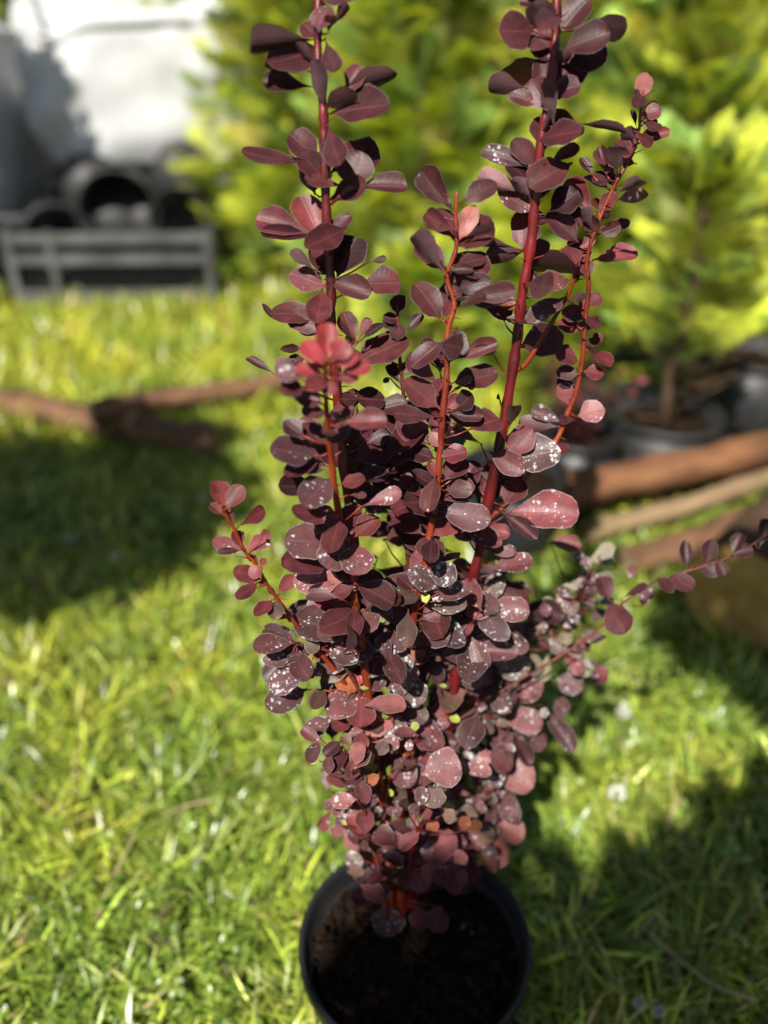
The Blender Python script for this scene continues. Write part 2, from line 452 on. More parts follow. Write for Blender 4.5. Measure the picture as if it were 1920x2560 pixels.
# ------------------------------------------------------------------ the barberry: leaf shapes
NS = 9
def leaf_shape(kind, seed):
    """unit leaf: length 1 along x, full width 1 along y, face up z"""
    r2 = random.Random(seed)
    ts = [0, .10, .22, .36, .50, .64, .78, .90, .97]
    prof = {0: [.03, .06, .24, .40, .48, .50, .475, .375, .22],
            1: [.025, .035, .12, .30, .44, .50, .495, .41, .25],
            2: [.03, .10, .33, .46, .50, .495, .45, .34, .19],
            3: [.025, .03, .08, .22, .40, .49, .50, .43, .27],
            4: [.03, .07, .28, .44, .50, .49, .42, .28, .13]}[kind]
    cup, bend, twist = r2.uniform(.05, .26), r2.uniform(-.22, .10), r2.uniform(-.25, .25)
    fold, wav, ph = r2.uniform(.0, .16), r2.uniform(.008, .03), r2.uniform(0, 6)
    skew = r2.uniform(-.05, .05)
    V, UV = [], []
    for i, t in enumerate(ts):
        for s in (-1, -.55, 0, .55, 1):
            hw = prof[i] * (1 + .07 * math.sin(ph + i * 1.7 + s * 2))
            y = s * hw + skew * math.sin(t * 3.1)
            z = cup * (2 * s * hw) ** 2 * .5 + fold * abs(s) * hw * .6 + bend * t * t + twist * s * hw * t * .6
            z += wav * math.sin(ph + t * 9 + s * 3) * abs(s)
            V.append((t, y, z)); UV.append((t, (s + 1) / 2))
    V.append((1.0, skew * .2, bend)); UV.append((1, .5))
    F = [(i * 5 + k, (i + 1) * 5 + k, (i + 1) * 5 + k + 1, i * 5 + k + 1) for i in range(NS - 1) for k in range(4)]
    T = [((NS - 1) * 5 + k, NS * 5, (NS - 1) * 5 + k + 1) for k in range(4)]
    return np.array(V), np.array(F), np.array(T), np.array(UV)
SHAPES = [leaf_shape(k % 5, 100 + k) for k in range(15)]
LEAF_ME = [mesh_np('leaf', V, [F, T], M['leaf'], True, None, UV) for V, F, T, UV in SHAPES]

TONES = {'n': (.068, .0162, .0178), 'd': (.042, .010, .012), 'u': (.048, .015, .015), 'l': (.19, .105, .112), 'r': (.130, .024, .025),  # 'd' darkens 'n' for shade; 'u' and 'l' are shaded and lit undersides
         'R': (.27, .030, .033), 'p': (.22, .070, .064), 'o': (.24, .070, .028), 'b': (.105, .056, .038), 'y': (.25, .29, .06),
         'g': (.20, .17, .115)}

# stems: pixel path with world y (metres from the camera plane), radius (m) at base and tip, material
def zz(org, sc):
    return lambda x, y: (org[0] + x / sc, org[1] + y / sc)
ZA, ZB, ZC, ZD = zz((560, 0), 2.764), zz((1040, 0), 2.592), zz((1400, 800), 2.458), zz((600, 780), 2.592)
ZE, ZF, ZG, ZH, ZI = zz((460, 1150), 2.592), zz((700, 1600), 4.147), zz((700, 1800), 2.37), zz((1000, 1000), 1.803), zz((1400, 0), 2.765)

STEMS = {   # name: ([(px, py, Y)...] from base to tip, r0, r1, mat)
 'S1': ([(985, 2262, .500), (960, 2000, .500), (925, 1700, .500), (890, 1400, .505), (857, 1130, .510), (836, 900, .513), (826, 790, .515), (828, 724, .516), (818, 580, .518), (811, 400, .520), (808, 275, .522), (795, 150, .525), (795, 0, .530), (788, -160, .535), (790, -300, .54), (792, -480, .55), (790, -660, .56)], .0042, .0019, 'stem_red'),
 'S2': ([(975, 2262, .492), (971, 2116, .485), (934, 1845, .478), (905, 1610, .470), (886, 1500, .466), (884, 1437, .463), (856, 1325, .455), (840, 1243, .448), (828, 1147, .440), (818, 1050, .428), (814, 975, .415), (814, 895, .402)], .0038, .0011, 'stem_orange'),
 'S3': ([(1000, 2262, .497), (1003, 1950, .492), (1012, 1700, .488), (1035, 1530, .486), (1056, 1467, .485), (1075, 1335, .485), (1090, 1243, .487), (1100, 1127, .490), (1106, 1042, .492), (1117, 934, .495), (1119, 830, .498), (1136, 760, .50), (1118, 694, .502), (1141, 617, .504), (1139, 540, .506), (1143, 480, .508)], .0034, .0011, 'stem_orange'),
 'S4': ([(1030, 2262, .505), (1085, 2000, .508), (1116, 1832, .512), (1147, 1640, .515), (1173, 1488, .518), (1190, 1416, .520), (1228, 1218, .523), (1262, 1044, .525), (1290, 870, .527), (1304, 750, .528), (1328, 602, .530), (1340, 475, .531), (1352, 360, .532), (1366, 280, .533), (1380, 193, .534), (1388, 100, .536), (1392, 0, .538), (1400, -150, .545), (1404, -280, .55), (1410, -500, .56), (1415, -700, .57)], .0044, .0021, 'stem_red'),
 'S5': ([(1222, 1295, .523), (1262, 1264, .530), (1310, 1200, .540), (1388, 1105, .548), (1420, 1030, .552), (1440, 980, .553), (1455, 905, .554), (1464, 795, .555), (1472, 710, .556), (1466, 670, .556), (1473, 622, .556), (1495, 556, .556), (1530, 478, .557), (1545, 448, .557), (1580, 386, .558), (1596, 336, .559), (1603, 270, .560), (1608, 225, .561)], .0021, .0009, 'stem_orange'),
 'S6': ([(1290, 925, .527), (1318, 905, .524), (1387, 793, .520), (1411, 755, .518), (1433, 702, .516), (1441, 655, .515)], .0017, .0009, 'stem_orange'),
 'S7': ([(928, 1800, .477), (840, 1680, .472), (745, 1567, .466), (722, 1536, .464), (691, 1493, .462), (664, 1455, .460), (641, 1412, .459), (614, 1381, .458), (587, 1324, .457), (566, 1289, .456), (553, 1262, .455)], .0017, .0008, 'stem_orange'),
 'S8': ([(1118, 1820, .512), (1250, 1730, .53), (1400, 1640, .545), (1500, 1570, .55), (1560, 1505, .55), (1640, 1455, .55), (1760, 1415, .55), (1840, 1385, .55), (1935, 1325, .55), (2010, 1270, .55)], .0011, .0006, 'stem_dark'),  # dark stem and leaf colours stand in for the shade on this twig
 'S9': ([(1005, 2000, .505), (1020, 1500, .515), (1022, 1200, .520), (1012, 1020, .522), (1001, 915, .524), (994, 800, .526), (995, 760, .527)], .0022, .0008, 'stem_dark'),
 'SA': ([(925, 1780, .477), (850, 1650, .470), (760, 1610, .466), (735, 1620, .465)], .0016, .0008, 'stem_dark'),
 'SB': ([(1112, 1850, .514), (1180, 1780, .540), (1290, 1640, .570), (1400, 1560, .590), (1450, 1480, .60)], .0011, .0006, 'stem_dark'),
 'SC': ([(1045, 2235, .505), (1100, 2130, .520), (1170, 2030, .530), (1220, 1950, .540), (1230, 1880, .545)], .0020, .0009, 'stem_dark'),
 'SD': ([(1010, 2262, .48), (1030, 2150, .465), (1050, 2060, .455), (1060, 1980, .45)], .0018, .0009, 'stem_red'),
 'SE': ([(960, 2262, .478), (935, 2110, .465), (905, 2010, .455), (885, 1920, .45)], .0018, .0009, 'stem_dark'),
}
def catmull(P, k=6):
    out = []
    for i in range(len(P) - 1):
        a, b, c, d = P[max(i - 1, 0)], P[i], P[i + 1], P[min(i + 2, len(P) - 1)]
        for j in range(k):
            t = j / k
            out.append(.5 * ((2 * b) + (-a + c) * t + (2 * a - 5 * b + 4 * c - d) * t * t + (-a + 3 * b - 3 * c + d) * t ** 3))
    out.append(P[-1]); return out
LEAN = lambda py: .085 * (1 - py / 2000)
SP = {}                       # sampled stems: world points, pixel positions, radii
for k, (path, r0, r1, mt) in STEMS.items():
    pts = catmull([at_y(x, y, Y + LEAN(y)) for x, y, Y in path])
    n = len(pts); rad = [1.08 * (r0 + (r1 - r0) * (i / (n - 1)) ** .8) for i in range(n)]
    if k == 'S8': pass
    SP[k] = (pts, np.array([pix(p)[:2] for p in pts]), rad)
BASE = at_z(990, 2262, SOIL_Z)
BASE.y = .485
for k, (pts, px, rad) in SP.items():     # stems that rise from the soil start inside it
    if STEMS[k][0][0][1] == 2262:
        p0 = pts[0]; pts.insert(0, Vector((p0.x * .6 + BASE.x * .4, p0.y, SOIL_Z - .012)))
        rad.insert(0, rad[0] * 1.15); SP[k] = (pts, np.array([pix(p)[:2] for p in pts]), rad)

def nearest(px, py, only=None):
    best = None
    for k in (only or SP):
        d = np.hypot(SP[k][1][:, 0] - px, SP[k][1][:, 1] - py); i = int(d.argmin())
        if best is None or d[i] < best[0]: best = (d[i], k, i)
    return best

LS = 1.10
LEAVES = []                   # (stem, matrix, tone, spots, projected area, shape)
STEMB = {k: MB() for k in STEMS}
def add_leaf(bx, by, tx, ty, wpx, tone='n', spot=.15, only=None, dY=0.0, twig=True, nvec=None, shape=None, jit=.18):
    dist, k, i = nearest(bx, by, only)
    if dist > 260: return
    sp = SP[k][0][i]
    B = at_y(bx, by, sp.y + dY + rnd.uniform(-.003, .003))
    di = Vector((tx - bx, by - ty, 0)); Lp = di.length
    if Lp < 2: return
    di.normalize()
    dw = CR * di.x + CU * di.y
    toc = (C0 - B).normalized()
    j = Vector((rnd.gauss(0, 1), rnd.gauss(0, 1), rnd.gauss(0, 1))) * jit
    up = Vector((0, 0, 1))
    if tone in 'ul' and nvec is None:
        n = -(toc * .8 - up * .42 + j * .7 - dw * .15)
    else:
        n = nvec or (up * .55 + toc * .75 - dw * .22 + j)
    n.normalize()
    rt = ray(tx, ty)
    T = C0 + rt * ((B - C0).dot(n) / rt.dot(n)) if abs(rt.dot(n)) > .15 else at_y(tx, ty, B.y)
    X = T - B; L = X.length
    flat = Lp * pix(B)[2] / FPX
    if L > flat * 1.9:
        X = X.normalized() * flat * 1.9; L = X.length
    Xn = X.normalized()
    n = (n - Xn * n.dot(Xn)).normalized()
    Yv = n.cross(Xn)
    # real width that gives the seen width
    cy = math.sqrt(max(.05, 1 - Yv.dot(toc) ** 2))
    W = wpx * pix(B)[2] / FPX / cy
    W = min(max(W, .30 * L), .95 * L)
    L *= LS; W *= LS * 1.06
    Mx = Matrix(((Xn.x * L, Yv.x * W, n.x * L * .8, B.x), (Xn.y * L, Yv.y * W, n.y * L * .8, B.y), (Xn.z * L, Yv.z * W, n.z * L * .8, B.z), (0, 0, 0, 1)))
    if shape is None:
        ratio = W / L
        shape = rnd.choice([0, 2, 5, 7, 10, 12, 4, 9, 14] if ratio > .5 else [1, 3, 6, 8, 11, 13, 4])
    LEAVES.append((k, Mx, tone, spot * rnd.uniform(.7, 1.3), Lp * wpx * rnd.uniform(.97, 1.03), shape))
    if twig and (B - sp).length > .002:
        mid = (sp * .5 + B * .5) + Vector((0, 0, -.0015))
        q = max(i - 2, 0) if i > 2 else i
        s0 = SP[k][0][q] if (B - sp).length > .012 else sp
        STEMB[k].tube([s0, s0 * .4 + B * .6 + Vector((0, 0, -.001)), B + Xn * L * .05], [.0007, .0006, .00045], 5)

def leaves(Z, rows, only=None, dY=0.0):
    sc = abs(Z(1, 0)[0] - Z(0, 0)[0])
    for r in rows:
        (bx, by), (tx, ty) = Z(r[0], r[1]), Z(r[2], r[3])
        tone, spot = 'n', .12
        if len(r) > 5:
            for ch in r[5]:
                if ch == 's': spot = .72
                elif ch == 'S': spot = .95
                else: tone = ch
        add_leaf(bx, by, tx, ty, r[4] * sc, tone, spot, only, dY)

# left main stem, upper half
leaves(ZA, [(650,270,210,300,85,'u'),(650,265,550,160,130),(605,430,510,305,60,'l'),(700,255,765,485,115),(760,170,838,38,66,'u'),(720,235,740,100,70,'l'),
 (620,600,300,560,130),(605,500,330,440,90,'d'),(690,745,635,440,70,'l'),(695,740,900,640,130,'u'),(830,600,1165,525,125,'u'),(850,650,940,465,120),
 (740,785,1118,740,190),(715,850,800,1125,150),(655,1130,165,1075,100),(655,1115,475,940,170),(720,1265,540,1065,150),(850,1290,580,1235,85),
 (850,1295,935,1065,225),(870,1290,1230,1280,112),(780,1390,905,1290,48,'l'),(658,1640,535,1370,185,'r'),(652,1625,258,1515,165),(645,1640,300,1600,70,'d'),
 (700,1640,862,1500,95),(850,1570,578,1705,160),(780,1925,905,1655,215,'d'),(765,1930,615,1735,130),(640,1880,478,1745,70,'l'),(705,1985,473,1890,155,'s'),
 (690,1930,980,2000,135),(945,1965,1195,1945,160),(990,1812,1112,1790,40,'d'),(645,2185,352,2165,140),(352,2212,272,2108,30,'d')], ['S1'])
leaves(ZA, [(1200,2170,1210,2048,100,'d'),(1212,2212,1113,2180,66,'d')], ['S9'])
# right main stem, upper half
leaves(ZB, [(870,20,688,0,90,'d'),(886,195,760,35,150,'l'),(770,190,576,182,205),(892,305,712,165,155),(890,402,755,275,100,'d'),(892,400,995,352,72,'u'),
 (935,215,1108,18,150),(1000,200,1338,178,140,'u'),(945,330,1225,212,155),(808,690,830,405,128),(725,572,486,530,112,'u'),(802,670,615,612,85),
 (900,602,1052,565,132,'d'),(898,842,848,560,78,'l'),(842,962,832,768,185),(902,880,1078,828,95,'u'),(1038,802,1338,832,62,'u'),(742,1090,456,980,112,'s'),
 (790,1070,635,922,115,'d'),(850,1062,1042,962,78),(1015,1055,765,1185,185),(742,1182,598,1068,125,'d'),(742,1252,425,1148,115,'l'),(746,1282,640,1165,72,'l'),
 (762,1382,552,1238,135,'s'),(855,1442,735,1385,62),(870,1372,1035,1248,155,'d'),(1052,1572,870,1395,125),(738,1612,782,1476,62,'d'),(732,1622,476,1652,105,'u'),
 (642,1602,398,1588,52,'u'),(830,1872,718,1758,62,'d'),(662,1942,368,1960,82,'d'),(652,2012,528,1928,82,'o'),(550,2062,772,2058,72,'d')], ['S4'])
leaves(ZB, [(1002,1812,825,1835,125,'rs'),(962,1922,748,2042,125,'S'),(1050,1822,1030,1718,52,'r'),(1022,1962,1082,1898,60,'l'),(1062,1722,966,1618,92,'r')], ['S6'])
leaves(ZB, [(252,1372,56,1138,152),(300,1312,504,1186,122),(252,1542,96,1376,152),(276,1562,378,1346,112,'p'),(300,1542,462,1478,50,'u'),(192,1782,6,1506,92,'l'),
 (182,1752,22,1588,132),(262,1722,434,1668,82),(202,1752,352,1738,52,'d'),(262,1882,462,1818,122,'d'),(270,1902,452,1868,62),(162,2072,6,1856,152),
 (182,2062,232,1958,82),(252,1932,614,1888,62),(252,2002,432,1918,62,'u')], ['S3'])
leaves(ZB, [(1466,655,1490,466,98,'p'),(1450,682,1428,588,32),(1470,732,1578,718,122,'r'),(1470,802,1558,788,42,'d'),(1430,832,1402,722,30,'d'),(1440,902,1346,848,82,'l'),
 (1450,922,1624,848,60,'r'),(1392,1002,1306,918,92),(1298,1112,1312,956,122,'l'),(1290,1132,1178,978,92),(1152,1152,1078,1028,62,'d'),(1242,1152,1198,968,62,'d'),
 (1262,1172,1148,1158,82,'d'),(1252,1222,1098,1158,62,'r'),(1300,1252,1474,1162,82,'l'),(1162,1392,996,1186,122,'r'),(1180,1382,1292,1262,82,'r'),(1152,1502,1092,1366,62,'l'),
 (1130,1522,990,1336,92),(1170,1402,1252,1384,50,'u'),(1100,1632,998,1558,72),(1112,1702,1066,1628,92,'r'),(1120,1792,1086,1698,92,'r'),(1110,1982,1188,1918,92,'r'),
 (1100,2012,1072,1948,52,'r'),(1000,2074,1044,2036,60)], ['S5'])
leaves(ZC, [(130,70,0,8,82,'r'),(150,62,186,22,42,'r'),(190,130,256,98,56,'r'),(120,262,-10,196,104,'r'),(120,332,-10,308,82,'s'),(140,312,256,332,76,'r'),
 (100,402,-10,378,52,'d'),(50,522,18,398,92,'p'),(105,592,257,548,122,'ps'),(100,612,0,612,50)], ['S5'])
leaves(ZI, [(560,970,742,888,85,'r'),(392,1380,592,1348,85,'l'),(312,1590,472,1540,72),(222,1800,505,1748,92,'r')], ['S5'], .05)
leaves(ZC, [(302,1722,258,1586,102,'d'),(290,1742,392,1902,150,'n'),(372,1712,522,1638,32,'d'),(682,1562,805,1648,95,'d'),(780,1522,768,1368,66,'d'),(902,1492,932,1358,86,'d'),
 (1050,1442,1175,1412,72,'d'),(1060,1440,1110,1318,70,'d'),(1222,1412,1282,1238,84,'d'),(600,1580,690,1660,70,'d'),(850,1500,960,1560,70,'d'),(960,1465,1010,1560,60,'d')], ['S8'])
# red rosette at the tip of the front shoot and the leaves below it
leaves(ZD, [(570,325,560,88,132,'R'),(532,335,428,196,125,'R'),(600,312,684,196,135,'R'),(600,335,756,286,84,'R'),(540,402,366,368,84,'R'),(640,392,834,354,92,'R'),
 (560,432,446,484,105,'r'),(600,432,560,524,125,'r'),(620,422,756,432,64,'r'),(560,380,500,300,90,'R'),(400,422,256,398,142,'S'),(422,502,276,500,105),
 (540,602,366,528,112),(562,662,412,638,82),(412,802,296,718,104),(572,882,416,726,112),(640,782,538,774,56),(492,932,222,878,172,'s'),
 (592,1012,346,898,112),(562,1022,352,1022,62,'s'),(640,722,914,686,112,'r'),(640,702,744,616,52,'r'),(592,1082,426,1236,182,'S'),(642,1462,496,1286,142,'r'),
 (692,1482,732,1236,132,'r'),(740,1462,886,1346,122,'r'),(602,1522,316,1480,202,'S'),(650,1492,476,1406,112),(702,1482,576,1646,205,'s'),(742,1502,772,1686,192,'rs'),
 (542,1592,376,1568,52,'s'),(622,1762,472,1812,72,'d'),(652,1112,798,1088,82,'r'),(692,1186,812,1190,36),(772,1262,1024,1176,82,'rs')], ['S2'])
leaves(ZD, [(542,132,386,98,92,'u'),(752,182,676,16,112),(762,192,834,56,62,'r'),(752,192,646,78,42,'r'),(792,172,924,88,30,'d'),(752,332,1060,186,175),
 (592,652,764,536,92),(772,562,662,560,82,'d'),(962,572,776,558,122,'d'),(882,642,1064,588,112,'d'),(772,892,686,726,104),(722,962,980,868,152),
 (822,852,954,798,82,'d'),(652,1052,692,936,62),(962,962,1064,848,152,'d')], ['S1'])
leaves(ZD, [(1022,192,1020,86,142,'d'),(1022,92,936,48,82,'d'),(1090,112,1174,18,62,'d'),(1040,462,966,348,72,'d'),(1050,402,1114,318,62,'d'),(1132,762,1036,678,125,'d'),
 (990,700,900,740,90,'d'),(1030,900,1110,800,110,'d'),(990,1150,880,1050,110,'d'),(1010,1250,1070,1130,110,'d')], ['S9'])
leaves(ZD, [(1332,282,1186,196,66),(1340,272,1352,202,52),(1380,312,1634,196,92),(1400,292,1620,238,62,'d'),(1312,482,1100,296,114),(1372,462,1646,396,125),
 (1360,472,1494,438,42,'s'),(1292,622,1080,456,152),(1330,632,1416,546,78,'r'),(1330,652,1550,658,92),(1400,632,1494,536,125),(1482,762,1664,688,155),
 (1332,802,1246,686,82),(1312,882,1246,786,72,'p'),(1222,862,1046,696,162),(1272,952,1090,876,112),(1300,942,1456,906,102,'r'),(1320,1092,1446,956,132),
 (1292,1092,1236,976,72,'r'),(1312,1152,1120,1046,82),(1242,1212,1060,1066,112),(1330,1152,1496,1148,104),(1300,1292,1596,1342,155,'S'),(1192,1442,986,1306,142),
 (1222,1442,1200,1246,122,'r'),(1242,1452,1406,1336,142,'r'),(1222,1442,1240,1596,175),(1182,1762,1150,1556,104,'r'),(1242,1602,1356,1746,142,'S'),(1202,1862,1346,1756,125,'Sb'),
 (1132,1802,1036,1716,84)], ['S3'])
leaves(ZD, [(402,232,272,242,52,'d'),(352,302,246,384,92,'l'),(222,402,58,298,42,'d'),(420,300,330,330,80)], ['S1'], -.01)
# small side shoot at the left
leaves(ZE, [(255,332,218,142,118,'r'),(275,312,370,176,96,'r'),(250,352,176,288,62,'r'),(310,402,285,318,42,'r'),(345,432,504,326,92,'r'),(382,582,200,528,88,'rs'),(382,584,236,594,42),
 (365,572,340,462,78,'r'),(395,582,540,516,92,'rs'),(500,512,548,466,62,'r'),(500,772,336,718,98,'r'),(512,692,426,742,78,'r'),(480,672,418,608,50,'r'),(500,690,520,640,42,'r'),
 (480,792,356,886,82,'r'),(540,802,488,800,36,'r'),(610,872,706,760,82,'r'),(590,882,548,828,36,'r'),(575,902,470,1006,82,'r'),(600,902,590,1016,92,'b'),(692,1012,598,1010,42,'R')], ['S7'])
leaves(ZE, [(742,1176,470,1212,104,'rs'),(682,1142,516,1128,62,'b'),(702,1292,526,1290,92,'s'),(782,1262,676,1262,88,'S'),(770,1182,866,1224,92,'bs'),(830,1292,936,1176,112,'os'),
 (772,1362,574,1474,155,'S'),(802,1482,564,1584,155,'S'),(770,1292,830,1394,62,'s'),(830,1372,894,1380,50,'S'),(892,1512,954,1386,76,'b'),(910,1482,836,1606,92,'b'),(962,1662,794,1776,104,'S')], ['SA', 'S7'])
leaves(ZE, [(1190,972,1222,732,162),(1132,882,1004,868,82),(1086,1082,1050,940,66,'R'),(1160,962,1192,1104,205,'S'),(1002,1092,742,1008,225,'s'),(1062,1092,884,1142,125,'S'),
 (1130,1102,1046,1184,132),(1022,962,866,888,104,'r'),(1360,1102,1340,1244,205,'S'),(1450,1122,1556,1194,82,'b'),(1360,1242,1456,1354,112,'bS'),(1470,1232,1546,1304,104,'os')], ['S2', 'S3'])
leaves(ZE, [(1492,1092,1340,976,118,'s'),(1510,1122,1705,1140,155,'s'),(1542,1032,1686,936,132,'r')], ['S3'])
leaves(ZF, [(1035,90,560,150,295,'S'),(852,502,586,398,185,'o'),(872,462,796,356,92,'R'),(832,542,515,744,265,'rs'),(832,562,830,874,275,'r'),(982,542,826,552,104,'rS'),(1122,352,896,474,195,'S'),
 (742,832,556,902,155,'r'),(1222,402,1466,624,265,'S'),(1220,362,1406,286,145,'r'),(1232,422,1178,594,122,'S'),(1242,682,1136,596,104),(1272,682,1496,814,175,'bS'),(1192,722,1190,1026,225,'S'),
 (1072,852,936,924,132,'b'),(1320,962,1536,1094,132,'S'),(1380,932,1566,960,104),(512,802,280,964,175,'S'),(422,1002,306,1256,122,'s'),(472,562,502,336,122,'b'),(482,502,326,664,132,'b'),
 (642,1042,476,1184,122,'d'),(692,1132,546,1356,132),(742,1132,740,1416,155),(772,1482,506,1428,132),(742,1092,646,996,104,'b'),(882,1372,798,1536,104,'b'),(902,1402,994,1476,122,'o'),
 (1142,1102,906,1184,155),(1172,1122,1118,1046,82,'b'),(1190,1102,1366,1154,112,'o'),(1192,1142,1056,1294,132,'s'),(1202,1192,1334,1496,245,'rS'),(1042,1532,876,1664,185,'s'),
 (1152,1472,1192,1684,195,'S'),(1110,1702,1226,1824,132,'s'),(1092,1762,926,1834,122,'b'),(802,1572,686,1696,92),(962,1922,756,1962,205,'r'),(1052,1902,956,2076,185),(1330,1902,1476,1836,122,'R'),
 (1310,1582,1456,1622,112,'R'),(1642,1542,1556,1704,205,'bs')], ['S2', 'SE', 'SD', 'S3'])
leaves(ZG, [(835,320,1052,268,192,'pS'),(890,402,942,504,132,'bs'),(760,642,678,662,62,'R'),(790,872,1014,686,175,'p'),(1100,662,1090,578,62,'o'),(960,562,1034,570,82,'b'),
 (650,842,576,924,92,'r'),(780,882,748,994,112),(810,892,852,1004,112),(970,872,928,964,92),(830,872,914,924,82,'p'),(690,832,712,758,62,'r'),(780,782,780,678,52,'R'),
 (1010,882,1084,974,92),(1030,852,1094,798,82,'p'),(640,1092,628,1274,172,'s'),(830,1102,830,1234,122),(960,1102,918,1244,112),(620,1072,620,968,122),(592,1032,438,1052,104),(1100,660,1190,610,60,'o'),(860,650,930,610,60,'o')], ['S2', 'SD', 'SE', 'S3'])
leaves(ZG, [(1252,222,1474,384,162,'ps'),(1130,672,1244,734,92,'r'),(1190,742,1326,834,152,'p'),(1260,592,1426,694,122,'p'),(1180,502,1304,574,112),(1290,422,1394,594,104,'s'),
 (1150,332,1234,444,104,'s'),(1210,222,1242,344,92,'d'),(1100,852,1166,944,82),(1162,152,1088,-4,122,'s'),(1240,32,1344,154,112,'s'),(1370,-4,1534,42,112,'ps'),
 (1190,122,1180,224,72,'d'),(1400,92,1474,244,82,'d'),(1490,82,1544,174,72,'s'),(1150,420,1210,470,80,'o'),(1190,560,1250,570,60,'R')], ['SC', 'S4', 'SB'])
leaves(ZH, [(372,202,212,118,52,'s'),(482,242,584,138,104,'r'),(490,132,520,18,50,'l'),(490,282,704,238,142,'S'),(400,232,544,312,92,'s'),(470,472,542,368,92),(490,502,778,500,145,'rS'),
 (440,492,604,602,50),(290,592,444,652,72,'s'),(380,582,484,602,62,'r'),(340,665,508,686,46,'s'),(380,762,584,740,82,'rs'),(452,772,368,760,42,'l'),(390,932,564,952,96,'S'),
 (340,942,474,1064,94,'S'),(332,932,258,798,50),(230,982,304,1044,92,'r'),(300,1132,514,1142,82,'rs'),(302,1312,216,1342,52,'o'),(242,1382,148,1432,82,'rs'),(352,1412,298,1554,104,'s')], ['S4'])
leaves(ZH, [(722,120,548,108,72,'l'),(740,102,606,48,56,'s'),(690,212,748,232,62,'r')], ['S5'])
leaves(ZH, [(560,922,724,982,92,'d'),(510,1262,624,1324,104,'ps'),(700,1252,814,1294,92,'S'),(460,1412,626,1452,92,'pS'),(850,1232,934,1242,82),(730,1152,856,1224,82,'gs'),(530,1162,626,1214,82,'g'),
 (670,1132,648,1264,62,'g'),(790,1110,850,1090,60,'p'),(400,1382,494,1338,92,'s'),(370,1312,318,1394,92,'S'),(400,1452,482,1554,92,'s'),(632,1372,774,1554,40,'s'),(670,642,804,652,62,'p'),
 (930,902,910,798,62,'r'),(600,860,500,850,70,'s'),(640,1060,560,1010,70,'b'),(690,1010,660,900,50,'g'),(770,1010,740,1100,50,'g'),(560,1080,480,1060,70,'s'),(740,1330,720,1420,60,'s'),(600,1480,640,1560,60,'d')], ['SB'], .01)

# stem ends above the frame, lengthened to shade the pots behind, and inner foliage
def rosette(k, i, n, Lm, tone='n', spot=.1, dY=0):
    bx, by, d = pix(SP[k][0][i])
    a0 = rnd.uniform(0, 6.28)
    for q in range(n):
        a = a0 + q * 6.283 / n + rnd.uniform(-.3, .3)
        L = Lm * rnd.uniform(.7, 1.15) * FPX / d
        add_leaf(bx, by, bx + math.cos(a) * L, by + math.sin(a) * L * .75 - L * .15, L * rnd.uniform(.45, .6), tone, spot, [k], dY + rnd.uniform(-.004, .004))
for k in ('S1', 'S4'):
    n = len(SP[k][0])
    for i in range(n - 22, n, 2):
        if SP[k][1][i][1] < -130: rosette(k, i, 8, .028)
N_HAND = len(LEAVES)
rnd = random.Random(23)
def fill(n, xr, yr, dYr, Lr, tones, spot, near=95):
    for _ in range(n):
        for _t in range(20):
            y = rnd.uniform(*yr); f = (y - yr[0]) / (yr[1] - yr[0])
            x = rnd.uniform(xr[0][0] + (xr[1][0] - xr[0][0]) * f, xr[0][1] + (xr[1][1] - xr[0][1]) * f)
            d, k, i = nearest(x, y)
            if d < near and k not in ('S5', 'S6', 'S7', 'S8'): break
        else: continue
        sp = SP[k][0][i]; dd = pix(sp)[2]
        L = rnd.uniform(*Lr) * FPX / dd; a = rnd.uniform(0, 6.28)
        add_leaf(x, y, x + math.cos(a) * L, y + math.sin(a) * L * .8, L * rnd.uniform(.38, .66), rnd.choice(tones), rnd.uniform(*spot), [k], rnd.uniform(*dYr), jit=.42)
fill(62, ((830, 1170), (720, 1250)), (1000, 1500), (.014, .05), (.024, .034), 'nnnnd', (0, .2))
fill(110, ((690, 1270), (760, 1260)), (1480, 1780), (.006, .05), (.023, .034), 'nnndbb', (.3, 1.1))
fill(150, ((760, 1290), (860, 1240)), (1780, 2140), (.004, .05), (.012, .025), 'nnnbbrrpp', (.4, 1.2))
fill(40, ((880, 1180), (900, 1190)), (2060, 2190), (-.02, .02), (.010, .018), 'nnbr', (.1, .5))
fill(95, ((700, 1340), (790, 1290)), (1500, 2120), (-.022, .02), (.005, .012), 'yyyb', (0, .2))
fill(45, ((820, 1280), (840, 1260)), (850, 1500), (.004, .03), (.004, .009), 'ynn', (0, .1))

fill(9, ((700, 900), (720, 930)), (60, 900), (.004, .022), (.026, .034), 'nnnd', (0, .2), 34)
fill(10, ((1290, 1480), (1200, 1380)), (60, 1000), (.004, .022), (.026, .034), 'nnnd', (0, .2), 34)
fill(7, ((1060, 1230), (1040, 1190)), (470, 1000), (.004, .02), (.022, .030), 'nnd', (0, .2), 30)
def along(k, n, Lr, tones, spot, spread=70, dYr=(-.02, .03), i0=3):
    P = SP[k][0]
    for _ in range(n):
        i = rnd.randrange(i0, len(P) - (22 if k == 'S2' else 0)); x, y, d = pix(P[i])
        x += rnd.gauss(0, spread * .6); y += rnd.gauss(0, spread * .6)
        L = rnd.uniform(*Lr) * FPX / d; a = rnd.uniform(0, 6.28)
        add_leaf(x, y, x + math.cos(a) * L, y + math.sin(a) * L * .8, L * rnd.uniform(.34, .62), rnd.choice(tones), rnd.uniform(*spot), [k], rnd.uniform(*dYr), jit=.42)
along('SB', 95, (.011, .022), 'nnpbbgg', (.5, 1.2), 90)
along('SC', 40, (.010, .019), 'nnprb', (.2, .8), 60)
along('S5', 22, (.010, .018), 'nnrr', (0, .2), 22, (-.006, .014), 30)
